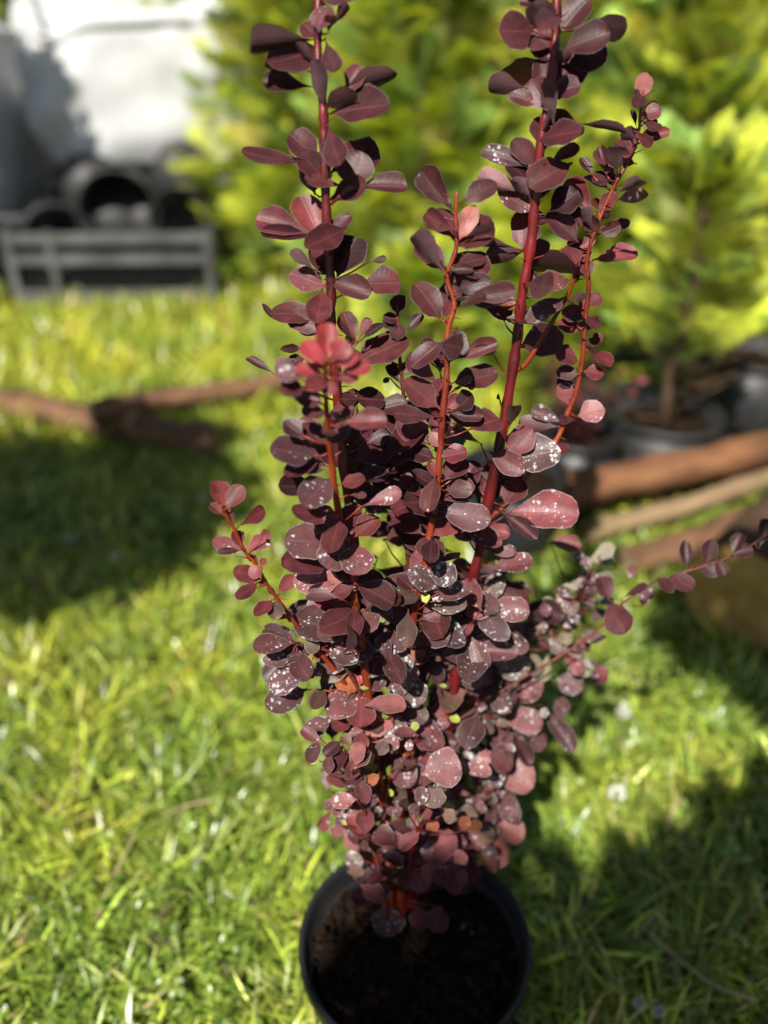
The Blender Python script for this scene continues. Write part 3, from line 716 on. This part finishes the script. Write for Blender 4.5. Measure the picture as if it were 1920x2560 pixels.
fill(34, ((880, 1200), (880, 1230)), (2070, 2225), (-.035, .0), (.014, .024), 'nnrb', (.1, .5), 120)
for k, n in (('S1', 7), ('S4', 8), ('S3', 6), ('S2', 9)):
    along(k, n, (.020, .030), 'nnnnr', (0, .35), 8, (-.009, -.003), 20)
fill(40, ((730, 1270), (800, 1270)), (1450, 1850), (-.028, .0), (.022, .033), 'nnnrbp', (.3, 1.1))
fill(84, ((790, 1290), (870, 1240)), (1800, 2150), (-.03, .0), (.011, .025), 'nnrrpbp', (.4, 1.2))
# thorns and nodes
for k, (pts, px, rad) in SP.items():
    b = STEMB[k]; mt = STEMS[k][3]
    rr = [r * (1 + .10 * math.sin(i * 1.9) + (.16 if i % 6 == 0 else 0)) for i, r in enumerate(rad)]
    b.tube(pts, rr, 9)
    for i in range(4, len(pts) - 1, 5):
        d = Vector((rnd.uniform(-1, 1), rnd.uniform(-1, .4), rnd.uniform(.1, .7))).normalized()
        b.tube([pts[i] + d * rad[i] * .6, pts[i] + d * (rad[i] + .004), pts[i] + d * (rad[i] + .009)], [.0005, .0004, .00008], 4, False)

shrub = empty('barberry_shrub', (BASE.x, BASE.y, SOIL_Z))
tag(shrub, 'tall purple leaved barberry with red stems growing in the black pot on the lawn', 'shrub')
stem_obj = {}
for k in STEMS:
    o0 = SP[k][0][0]
    b = STEMB[k]; b.v = [(v[0] - o0.x, v[1] - o0.y, v[2] - o0.z) for v in b.v]
    stem_obj[k] = b.build('stem', M[STEMS[k][3]], shrub, o0 - Vector((BASE.x, BASE.y, SOIL_Z)))
order = sorted(range(len(LEAVES)), key=lambda i: -LEAVES[i][4] * (1 if i < N_HAND else .25))
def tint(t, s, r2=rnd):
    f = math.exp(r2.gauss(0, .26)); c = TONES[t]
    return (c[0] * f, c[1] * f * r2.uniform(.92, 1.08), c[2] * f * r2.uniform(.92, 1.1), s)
mv, mf, mt3, mc, mu = [], [], [], [], []
off = 0
for rank, i in enumerate(order):
    k, Mx, tone, spot, area, shp = LEAVES[i]
    c = tint(tone, spot)
    if rank < 300:
        o = bpy.data.objects.new('leaf', LEAF_ME[shp]); COL.objects.link(o)
        o.parent = stem_obj[k]
        o.matrix_basis = Matrix.Translation(-SP[k][0][0]) @ Mx
        o.color = c
    else:
        V, F, T, UV = SHAPES[shp]; A = np.array(Mx)
        mv.append(V @ A[:3, :3].T + A[:3, 3]); mf.append(F + off); mt3.append(T + off); mu.append(UV)
        mc.append(np.tile(np.array(c), (len(V), 1))); off += len(V)
me = mesh_np('small_leaves', np.concatenate(mv) - np.array([BASE.x, BASE.y, SOIL_Z]), [np.concatenate(mf), np.concatenate(mt3)], M['leaf_mass'], True, np.concatenate(mc), np.concatenate(mu))
tag(link('small_leaves', me, shrub), kind='stuff')

# ------------------------------------------------------------------ golden conifers
def conifer_crown(seed, H, RAD, n_br, gold=1.0, h0=.01):
    """feathery sprays on outward branches; returns verts, faces, colours"""
    g = np.random.default_rng(seed)
    # template spray: axis along +x, branchlets both sides, needles on each
    P0, P1, wd = [], [], []
    for i in range(13):
        t = .06 + .94 * i / 12
        for s in (-1, 1):
            bl = .36 * (1 - .75 * t) + .07
            a = s * (.75 - .25 * t)
            for q in range(5):
                u = (q + .6) / 5
                cx, cy = t + bl * u * math.cos(a), bl * u * math.sin(a)
                for s2 in (-1, 1):
                    aa = a + s2 * .6
                    l = .115
                    P0.append((cx, cy, -.08 * t * t - .05 * u * u)); P1.append((cx + l * math.cos(aa), cy + l * math.sin(aa), -.08 * t * t - .05 * u * u + .02))
                    wd.append(.013)
    P0, P1, wd = np.array(P0), np.array(P1), np.array(wd)
    d = P1 - P0; side = np.stack([-d[:, 1], d[:, 0], np.zeros(len(d))], 1); side /= np.linalg.norm(side, axis=1)[:, None]
    mid = (P0 + P1) / 2
    TV = np.stack([P0, mid + side * wd[:, None], P1, mid - side * wd[:, None]], 1).reshape(-1, 3)
    NQ = len(P0)
    tf = (np.arange(NQ) * 4)[:, None] + np.array([[0, 1, 2, 3]])
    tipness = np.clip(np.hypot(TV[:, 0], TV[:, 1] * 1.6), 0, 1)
    VV, FF, CC = [], [], []
    for b in range(n_br):
        h = H * (g.random() ** .85) * .97 + h0
        az = g.uniform(0, 2 * np.pi)
        h = min(h, H * .985)
        prof = RAD * (1 - (h / H) ** 1.6) ** .6 * g.uniform(.55, 1.1) + .02
        el = g.uniform(.15, .75) + .3 * h / H; bright = g.choice([.45, .7, .85, 1.0, 1.1, 1.15])
        for sidx in range(2):
            L = g.uniform(.06, .16) * (.6 + .6 * RAD / .4)
            r0 = max(prof - L * .75, 0) * (1 if sidx == 0 else g.uniform(.3, .8))
            o = np.array([math.cos(az) * r0, math.sin(az) * r0, h + r0 * math.tan(el) * .35])
            azz = az + g.normal(0, .8)
            X = np.array([math.cos(azz) * math.cos(el), math.sin(azz) * math.cos(el), math.sin(el)])
            Zr = g.normal(0, .95, 3) + np.array([0, 0, 1]); Y = np.cross(Zr, X); Y /= np.linalg.norm(Y); Z = np.cross(X, Y)
            S = np.stack([X, Y, Z], 0) * L
            v = TV @ S + o
            # drooping tips
            v[:, 2] -= .12 * L * tipness ** 2
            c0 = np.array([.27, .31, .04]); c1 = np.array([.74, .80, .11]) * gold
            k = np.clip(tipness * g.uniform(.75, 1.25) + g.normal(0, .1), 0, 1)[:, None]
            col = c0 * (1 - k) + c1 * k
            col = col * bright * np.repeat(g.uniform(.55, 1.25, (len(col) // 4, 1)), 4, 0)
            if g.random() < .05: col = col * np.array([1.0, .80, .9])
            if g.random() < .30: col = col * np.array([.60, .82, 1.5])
            VV.append(v); FF.append(tf + len(TV) * len(FF)); CC.append(col)
    V, F, Cc = np.concatenate(VV), np.concatenate(FF), np.concatenate(CC)
    V[:, 2] = np.maximum(V[:, 2], .012)
    return V, F, np.concatenate([Cc, np.ones((len(Cc), 1))], 1)
CROWNS = [(1.15, .36), (.95, .34), (1.35, .42), (.55, .34), (.46, .16)]
CR_ME = []
for i, (H, RD) in enumerate(CROWNS):
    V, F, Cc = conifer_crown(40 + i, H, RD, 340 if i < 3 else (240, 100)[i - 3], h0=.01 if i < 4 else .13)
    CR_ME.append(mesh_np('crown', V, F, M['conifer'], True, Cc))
def trunk_mb(H, RD, seed):
    r2 = random.Random(seed); b = MB()
    pts = [Vector((r2.uniform(-.008, .008), r2.uniform(-.008, .008), H * t / 7)) for t in range(8)]
    b.tube(pts, [.013 * (1 - .8 * t / 7) + .001 for t in range(8)], 8)
    for k in range(26):
        h = H * r2.uniform(.06, .92); a = r2.uniform(0, 6.28); l = RD * (1 - (h / H) ** 1.6) ** .6 * .75
        p = Vector((0, 0, h)); q = p + Vector((math.cos(a) * l, math.sin(a) * l, l * .45)); m = (p + q) / 2 + Vector((0, 0, -.02))
        b.tube([p, m, q], [.0045, .003, .001], 5)
    return b
TRUNK_ME = [trunk_mb(H, RD, 60 + i).mesh('trunk', M['bark']) for i, (H, RD) in enumerate(CROWNS)]
def conifer(x, y, kind, s, rz, label, potted=True, z=0.0, group='golden conifers for sale behind the lawn'):
    root = empty('golden_conifer', (x, y, z), rz); root.scale = (s, s, s)
    link('trunk', TRUNK_ME[kind], root); link('crown', CR_ME[kind], root)
    tag(root, label, 'conifer', group)
    return root
GL = [
 (.545, 1.545, 4, 1.0, .4, 'small golden conifer in the black pot behind the rusty brown poles', .12),
 (.10, 2.55, 0, 1.0, 1.0, 'golden conifer standing behind the gap between the two tallest barberry stems', 0),
 (.72, 2.25, 1, 1.0, 2.1, 'feathery golden conifer behind the side shoot of the barberry', 0),
 (1.18, 1.98, 3, 1.15, 3.0, 'bushy low golden conifer on the dark ground sheet by the poles', .0),
 (.42, 2.05, 3, .95, 4.2, 'low golden conifer spreading just behind the potted purple barberry', 0),
 (-.27, 2.80, 0, .95, 5.2, 'golden conifer reaching its branches across the white sack', 0),
 (1.25, 2.75, 0, 1.1, .2, 'golden conifer in the second row right of the feathery one', 0),
 (.62, 3.15, 2, 1.0, 1.7, 'tall golden conifer at the back between two lower ones', 0),
 (-.02, 3.45, 2, 1.0, 2.6, 'tall golden conifer at the back right of the white sack', 0),
 (-.62, 3.85, 2, 1.0, 3.3, 'tall golden conifer at the back behind the white sack', 0),
 (-1.35, 4.3, 2, 1.05, .9, 'tall golden conifer far behind the crates', 0),
 (-2.1, 4.6, 2, 1.1, 2.2, 'tall golden conifer at the far corner behind the crates', 0),
 (1.35, 3.7, 2, 1.1, 5.0, 'tall golden conifer at the far corner beyond the ground sheet', 0),
 (2.0, 3.1, 1, 1.2, 4.0, 'broad golden conifer past the end of the ground sheet', 0),
 (.08, 2.12, 3, .55, 2.2, 'small golden conifer growing behind the end of the thin pole', 0),
]
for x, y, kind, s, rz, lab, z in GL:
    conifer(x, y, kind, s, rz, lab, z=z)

# dark pot that holds the small conifer, and its neighbour with a second barberry
def small_pot(x, y, r, h, label, mat):
    p = empty('nursery_pot', (x, y, .014)); pot_parts(p, r, h, mat, soil=h - .03)
    tag(p, label, 'pot', 'black nursery pots'); return p
small_pot(.545, 1.545, .103, .15, 'black pot with a small golden conifer behind the rusty brown poles', M['pot_dusty'])
small_pot(.365, 1.485, .080, .14, 'black pot with a low purple barberry beside the conifer pot', M['black_plastic'])
small_pot(.215, 1.30, .090, .16, 'black pot standing alone close behind the tall barberry', M['black_plastic'])  # put in to darken the gap behind the shrub
small_pot(.80, 1.80, .10, .17, 'empty looking black pot on the dark sheet behind the conifer pot', M['pot_dusty'])

def second_barberry(x, y, z):
    root = empty('barberry_shrub', (x, y, z)); r2 = random.Random(31)
    tag(root, 'low dark purple barberry growing in the pot beside the conifer pot', 'shrub')
    for q in range(7):
        a = q * .9 + r2.uniform(-.3, .3); ln = r2.uniform(.12, .24)
        pts = [Vector((0, 0, -.02))]
        for t in range(1, 8):
            f = t / 7; pts.append(Vector((math.cos(a) * .09 * f ** 1.2, math.sin(a) * .09 * f ** 1.2, ln * f)))
        b = MB(); b.tube(pts, [.0022 - .0002 * i for i in range(8)], 7)
        st = b.build('stem', M['stem_dark'], root)
        for i in range(1, 8):
            for j in range(4):
                aa = r2.uniform(0, 6.28); L = r2.uniform(.014, .024)
                X = Vector((math.cos(aa), math.sin(aa), r2.uniform(.0, .7))).normalized()
                n = (Vector((0, 0, 1)) + Vector((r2.uniform(-.4, .4), r2.uniform(-.6, .2), 0))); n = (n - X * n.dot(X)).normalized(); Yv = n.cross(X); W = L * .6
                o = bpy.data.objects.new('leaf', LEAF_ME[r2.randrange(15)]); COL.objects.link(o); o.parent = st
                p = pts[i]
                o.matrix_basis = Matrix(((X.x * L, Yv.x * W, n.x * L, p.x), (X.y * L, Yv.y * W, n.y * L, p.y), (X.z * L, Yv.z * W, n.z * L, p.z), (0, 0, 0, 1)))
                o.color = tint(r2.choice('nnnr'), .1, r2)
second_barberry(.365, 1.485, .014 + .108)

# ------------------------------------------------------------------ poles and log
def pole(name, A, B, r, mat, label, cat, group=None, seed=1, cutmat=None):
    A, B = Vector(A), Vector(B); r2 = random.Random(seed); d = B - A; L = d.length
    n = 14; b = MB(); X = d.normalized()
    side = X.cross(Vector((0, 0, 1))).normalized()
    pts = [Vector((L * i / n, .006 * math.sin(i * .7 + seed), .0)) for i in range(n + 1)]
    b.tube(pts, [r * (1 + .09 * math.sin(i * 2.1 + seed) - .05 * i / n) for i in range(n + 1)], 14, cap=False)
    root = empty(name, A)
    q = X.to_track_quat('X', 'Z'); root.rotation_mode = 'QUATERNION'; root.rotation_quaternion = q
    b.build('shaft', mat, root)
    for i in (0, n):
        c = MB(); p = pts[i]; rr = r * (1 + .07 * math.sin(i * 2.1 + seed) - .05 * i / n)
        sgn = -1 if i == 0 else 1
        vs = [p + Vector((sgn * .0015, 0, 0))] + [p + Vector((0, rr * math.cos(a), rr * math.sin(a))) for a in [6.2832 * k / 14 for k in range(14)]]
        fs = [(0, 1 + k, 1 + (k + 1) % 14) if sgn > 0 else (0, 1 + (k + 1) % 14, 1 + k) for k in range(14)]
        c.add(vs, fs); c.build('cut_end', cutmat or M['pole_pale'], root)
    tag(root, label, cat, group); return root
def ext(A, B, f):
    A, B = Vector(A), Vector(B); return B + (B - A) * f
a, b_ = at_z(1400, 1236, .100), at_z(1920, 1118, .100)
pole('wooden_pole', a, ext(a, b_, .9), .034, M['pole_l'], 'thick rusty brown pole with yellow lichen, topmost of the pole pile', 'pole', 'poles piled beside the pots', 1)
a, b_ = at_z(1480, 1332, .046), at_z(1920, 1197, .046)
pole('wooden_pole', a, ext(a, b_, .9), .019, M['pole_pale'], 'thin pale pole lying between the two brown poles of the pile', 'pole', 'poles piled beside the pots', 2)
a, b_ = at_z(1565, 1408, .032), at_z(1920, 1293, .032)
pole('wooden_pole', a, ext(a, b_, .9), .029, M['pole'], 'brown pole with a pale cut end lying on the grass beside the log', 'pole', 'poles piled beside the pots', 3)
a, b_ = at_z(1420, 1325, .030), at_z(1920, 1230, .030)
pole('wooden_pole', a + Vector((0, .085, 0)), ext(a, b_, .8) + Vector((0, .085, 0)), .029, M['pole'], 'brown pole half hidden beneath the lichen covered pole', 'pole', 'poles piled beside the pots', 4)
a, b_ = at_z(-120, 985, .045), at_z(545, 1108, .045)
pole('wooden_pole', a, b_, .034, M['pole'], 'brown pole lying in the grass at a slant towards the shade', 'pole', 'poles lying in the grass by the crate', 5)
a, b_ = at_z(225, 1030, .095), at_z(705, 955, .050)
pole('wooden_pole', a, ext(a, b_, .45) * 1.0, .025, M['pole'], 'thin brown pole propped on the slanting pole in the grass', 'pole', 'poles lying in the grass by the crate', 6)

def log():
    c = at_z(1846, 1500, .088); r = .088
    root = empty('sawn_log', (c.x, c.y, 0), R(48))
    L = .42; n = 12; b = MB()
    b.tube([Vector((L * i / n, 0, r)) for i in range(n + 1)], [r * (1 + .025 * math.sin(i * 1.7)) for i in range(n + 1)], 28, cap=False)
    b.build('bark', M['bark'], root)
    for x, s in ((0, -1), (L, 1)):
        c2 = MB(); rings = 6; vs = [(x + s * .003, 0, r)]
        for j in range(1, rings + 1):
            for k in range(28):
                a = 6.2832 * k / 28; rr = r * .985 * j / rings
                vs.append((x + s * (.003 if j < rings else .0) + s * .0012 * math.sin(j * 2.5 + k * .8), rr * math.cos(a), r + rr * math.sin(a)))
        fs = [(0, 1 + k, 1 + (k + 1) % 28) for k in range(28)] + [(1 + (j - 1) * 28 + k, 1 + j * 28 + k, 1 + j * 28 + (k + 1) % 28, 1 + (j - 1) * 28 + (k + 1) % 28) for j in range(1, rings) for k in range(28)]
        if s < 0: fs = [tuple(reversed(f)) for f in fs]
        c2.add(vs, fs); c2.build('cut_face', M['cut'], root)
    tag(root, 'short thick log with a yellow sawn face lying on the shaded grass', 'log')
log()

# ------------------------------------------------------------------ crates
def crate(x0, x1, y0, dep, h, rz, label, z=0.0):
    root = empty('plastic_crate', ((x0 + x1) / 2, y0, z), rz)
    W = x1 - x0; t = .010; m = M['grey_plastic']
    def p(name, c, s):
        bb = MB(); bb.box(c, s); bb.build(name, m, root, smooth=False)
    rails = [(.030, .044), (.148 * h / .24, .030), (h - .030, .032)]
    for zc, hh in rails:
        p('rail', (0, 0, zc), (W, t, hh)); p('rail', (0, dep, zc), (W, t, hh))
        p('rail', (-W / 2 + t / 2, dep / 2, zc), (t, dep - t - .002, hh)); p('rail', (W / 2 - t / 2, dep / 2, zc), (t, dep - t - .002, hh))
    for f in (-.5, -.29, .5):
        for yy in (-.003, dep + .003):
            p('upright', (f * (W - .03), yy, h / 2 - .002), (.022, t, h - .008))
    for f in (.2, .5, .8):
        for s in (-1, 1):
            p('upright', (s * (W / 2 - t / 2 + .003), dep * f, h / 2 - .002), (t, .024, h - .008))
    m = M['matte_black']; p('panel', (0, .012, h * .46), (W - .03, .005, h * .84)); p('panel', (0, dep - .012, h * .46), (W - .03, .005, h * .84)); m = M['grey_plastic']  # black sheets paint shade into the gaps; solid panels only at the right
    p('base', (0, dep / 2, .008), (W - .024, dep - .024, .008))
    tag(root, label, 'crate', 'black plastic crates')
    return root
crate(-1.115, -.505, 2.62, .40, .235, R(1.5), 'slatted black plastic crate full of old pots on the grass')
crate(-1.80, -1.17, 2.50, .40, .235, R(-14), 'slatted black plastic crate standing left of the crate with pots')
crate(-1.12, -.50, 3.08, .40, .30, 0, 'slatted black plastic crate beneath the white sack')
def loose_pot(x, y, z, r, h, rx, ry, label):
    b = MB(); rb = r * .78; root = empty('loose_nursery_pot', (x, y, z)); root.rotation_euler = (rx, ry, 0)
    b.lathe([(.001, 0), (rb, 0), (r * .96, h - .014), (r * .96, h - .013)], 32); b.lathe([(r * .93, h - .01), (rb * .95, .004), (.001, .004)], 32)
    b.build('pot_wall', M['pot_dusty'], root)
    b = MB(); b.lathe([(r * .94, h - .014), (r, h - .012), (r + .002, h), (r - .002, h), (r * .93, h - .012)], 40); b.build('rim', M['pot_dusty'], root)
    tag(root, label, 'pot', 'old pots piled in the crate')
LP = [(-1.00, 2.80, .10, .10, .17, .9, .3), (-.86, 2.78, .16, .11, .18, -1.2, .5), (-.70, 2.80, .15, .10, .17, -.9, -.8), (-.60, 2.86, .20, .09, .16, 1.3, -.4),
      (-.80, 2.90, .25, .12, .20, 1.5, .9), (-.94, 2.92, .26, .10, .17, -1.4, -.9), (-.66, 2.92, .30, .10, .17, -1.5, .6)]
LPL = ['dusty dark pot sunk deep in the crate beside its narrow end', 'dusty dark pot leaning backwards in the middle of the crate', 'dusty dark pot tilted sideways next to the leaning one in the crate',
       'small dusty pot tipped forward at the conifer side of the crate', 'widest dusty pot lying on top of the heap with its mouth showing', 'dusty dark pot lying on the heap just under the white sack',
       'dusty dark pot topmost on the heap between the sack and the conifer']
for lab, a in zip(LPL, LP):
    loose_pot(*a, lab)

# ------------------------------------------------------------------ white sacks
def sack(x, y, z, W, D, H, rz, seed, label):
    root = empty('white_sack', (x, y, z), rz); g = np.random.default_rng(seed)
    nu, nv = 110, 46; V = np.zeros((nv, nu, 3))
    ph = g.uniform(0, 6.28, 12)
    for j in range(nv):
        t = j / (nv - 1)
        for i in range(nu):
            a = 2 * math.pi * i / nu; ca, sa = math.cos(a), math.sin(a); e = .5
            px_ = math.copysign(abs(ca) ** e, ca) * W / 2; py_ = math.copysign(abs(sa) ** e, sa) * D / 2
            prof = .88 + .16 * math.sin(math.pi * min(t * 1.12, 1)) ** .7 if t < .92 else 1.0 - (t - .92) * 3.5
            if t < .05: prof *= .86 + t * 2.8
            f = prof + .025 * math.sin(3 * a + ph[0] + 5 * t) + .020 * math.sin(7 * a + ph[1] - 8 * t) + .014 * math.sin(13 * a + 11 * t + ph[2]) + .010 * math.sin(23 * a - 17 * t + ph[3])
            f += .03 * math.sin(6.28 * (t * 2.3 + .5 * math.sin(2 * a + ph[4]))) * (1 - t)
            zz_ = H * t + .03 * math.sin(2 * a + ph[5]) * t + .018 * math.sin(5 * a + ph[6]) * t
            V[j, i] = (px_ * f, py_ * f, zz_)
    top = np.array([[0, 0, H * .93]])
    idx = np.arange(nv * nu).reshape(nv, nu)
    q = np.stack([idx[:-1], np.roll(idx, -1, 1)[:-1], np.roll(idx, -1, 1)[1:], idx[1:]], -1).reshape(-1, 4)
    t3 = np.stack([idx[-1], np.roll(idx, -1, 1)[-1], np.full(nu, nv * nu)], -1)
    me = mesh_np('sack_body', np.concatenate([V.reshape(-1, 3), top]), [q, t3], M['sack'])
    link('sack_body', me, root)
    for s in (-1, 1):
        b = MB(); pts = []
        for k in range(9):
            f = k / 8; pts.append(Vector((s * W * .36 + .05 * math.sin(f * 3.1) * s, -D * .40 + D * .3 * f, H * .93 + .10 * math.sin(math.pi * f))))
        b.tube(pts, .010, 6); b.build('lifting_loop', M['sack'], root)
    tag(root, label, 'sack', 'white sacks behind the crates')
sack(-.80, 3.28, .302, .72, .44, .46, .06, 3, 'big crumpled white sack sitting on the crate behind the old pots')
sack(-1.62, 3.35, .0, .80, .70, .72, -.2, 8, 'bulky white sack standing on the grass behind the left crate')
sack(-.95, 3.95, .0, .90, .60, .92, .1, 14, 'tall white sack standing at the back behind the crumpled one')

# ------------------------------------------------------------------ added unseen trees, crowns shaped to cast the wanted shade
K = (-SUNV.x / SUNV.z, -SUNV.y / SUNV.z)          # shadow offset on the ground per metre of height
def leafy(lobes, seed, n_per, size=.055):
    g = np.random.default_rng(seed); VV, CC = [], []
    for (c, r) in lobes:
        n = int(n_per * (r[0] * r[1]) / .16)
        d = g.normal(0, 1, (n, 3)); d /= np.linalg.norm(d, axis=1)[:, None]
        p = np.array(c) + d * np.array(r) * (g.random((n, 1)) ** .4) * g.uniform(.92, 1.05, (n, 1))
        X = g.normal(0, 1, (n, 3)); X /= np.linalg.norm(X, axis=1)[:, None]
        Y = np.cross(X, g.normal(0, 1, (n, 3)) + np.array([0, 0, 1.5])); Y /= np.linalg.norm(Y, axis=1)[:, None]
        s = g.uniform(.7, 1.2, (n, 1)) * size
        VV.append(np.stack([p - X * s, p + Y * s * .45, p + X * s, p - Y * s * .45], 1))
        col = np.array([.045, .085, .018]) * g.uniform(.6, 1.5, (n, 1)); CC.append(np.repeat(col[:, None], 4, 1))
    V = np.concatenate(VV).reshape(-1, 3); Cc = np.concatenate(CC).reshape(-1, 3)
    F = np.arange(len(V)).reshape(-1, 4)
    return V, F, np.concatenate([Cc, np.ones((len(Cc), 1))], 1)
def added_shade_tree(x, y, hz, patches, seed, label, n_per=1500):
    """patches: (ground x, ground y, radius x, radius y) shaded by a lobe of the crown at height hz"""
    root = empty('shade_tree', (x, y, 0))
    lobes = []
    for gx, gy, rx, ry in patches:
        h = hz
        lobes.append(((gx - K[0] * h - x, gy - K[1] * h - y, h), (rx, ry, .16)))
    V, F, Cc = leafy(lobes, seed, n_per)
    link('crown', mesh_np('crown', V, F, M['tree_leaf'], False, Cc), root)
    b = MB(); b.tube([(0, 0, -.02), (.01, .0, hz * .4), (-.01, .01, hz * .8), (0, 0, hz)], [.035, .03, .024, .012], 10)
    for c, r in lobes:
        b.tube([(0, 0, hz * .72), (c[0] * .5, c[1] * .5, hz * .88), tuple(c)], [.018, .012, .004], 7)
    b.build('trunk', M['bark'], root)
    tag(root, label, 'tree')
added_shade_tree(.25, -1.60, 1.95, [(.36, .40, .34, .25), (.12, .46, .14, .20), (.10, .30, .16, .2), (.60, .58, .25, .24), (.46, .60, .20, .16), (.95, .62, .35, .40), (.3, .05, .45, .3)], 5, 'small leafy tree behind the photographer whose crown shades the pot')
added_shade_tree(.75, -.9, 2.05, [(.76, 1.02, .28, .19), (.62, 1.10, .20, .13), (1.1, 1.05, .35, .3)], 6, 'small leafy tree overhead whose crown shades the log')
added_shade_tree(-1.55, -.35, 1.9, [(-.55, 1.36, .26, .22), (-.80, 1.42, .32, .30), (-.42, 1.46, .18, .15), (-.88, 1.12, .24, .20), (-1.2, 1.3, .3, .4), (-.46, 1.68, .16, .07)], 7, 'small leafy tree left of the photographer shading the lawn')

added_shade_tree(-2.3, 1.7, 1.9, [(-.98, 3.42, .17, .24), (-1.35, 3.5, .3, .4), (-1.7, 3.0, .35, .35)], 9, 'small leafy tree beyond the left crates shading the sacks')
# ------------------------------------------------------------------ small things in the grass
def straw(px, w, label):
    pts = [at_z(x, y, .030 + .006 * i) for i, (x, y) in enumerate(px)]
    pts = catmull(pts, 4); c = pts[0].copy(); b = MB()
    b.tube([p - c for p in pts], [w * (1 - .35 * i / len(pts)) for i in range(len(pts))], 6)
    o = b.build('dry_stalk', M['straw'], None, c); tag(o, label, 'dry stalk', 'dry stalks lying on the lawn')
straw([(240, 2300), (285, 2190), (345, 2075)], .0022, 'pale straight dry stalk lying on the sunlit grass')
straw([(1615, 2325), (1700, 2400), (1790, 2465), (1895, 2500)], .0022, 'long curved dry stalk lying on the shaded grass')
straw([(405, 2040), (480, 2010), (545, 1998)], .0016, 'thin dry stalk lying crosswise on the sunlit grass')
straw([(1350, 2350), (1400, 2370), (1445, 2385)], .0014, 'short dry stalk on the shaded grass beside the pot')
def clover_flower(px, py, r, label):
    p = at_z(px, py, .045); root = empty('clover_flower', (p.x, p.y, 0)); r2 = random.Random(int(px))
    b = MB(); b.tube([(0, .004, 0), (.001, .002, .02), (0, 0, .042)], .0008, 5); b.build('stalk', M['stem_dark'], root)
    b = MB()
    for i in range(46):
        z = r2.uniform(-.5, 1); a = i * 2.4; q = math.sqrt(1 - z * z)
        d = Vector((q * math.cos(a), q * math.sin(a), z)); s = d.orthogonal().normalized() * r * .18; t = d.cross(s)
        b.add([d * r * .25, d * r * .8 + s, d * r * 1.05 + Vector((0, 0, r * .1)), d * r * .8 - s, d * r * .85 + t], [(0, 1, 2, 3), (0, 4, 2), (0, 3, 4)])
    b.build('flower_head', M['white'], root, (0, 0, .045)); tag(root, label, 'flower', 'white clover flowers in the lawn')
clover_flower(1542, 1985, .0105, 'round white clover flower at the edge of the sunlit grass patch')
clover_flower(1558, 1782, .0085, 'white clover flower inside the sunlit grass patch')
clover_flower(1598, 2508, .0065, 'small white clover flower in the shaded grass by the curved stalk')
clover_flower(1648, 2530, .0060, 'tiny white clover flower next to another in the shaded grass')
clover_flower(288, 1394, .0075, 'pale clover flower in the dark shade on the lawn')
clover_flower(178, 1345, .0070, 'pale clover flower deep in the left shade')
clover_flower(505, 1250, .0075, 'pale clover flower near the tip of the little side shoot')
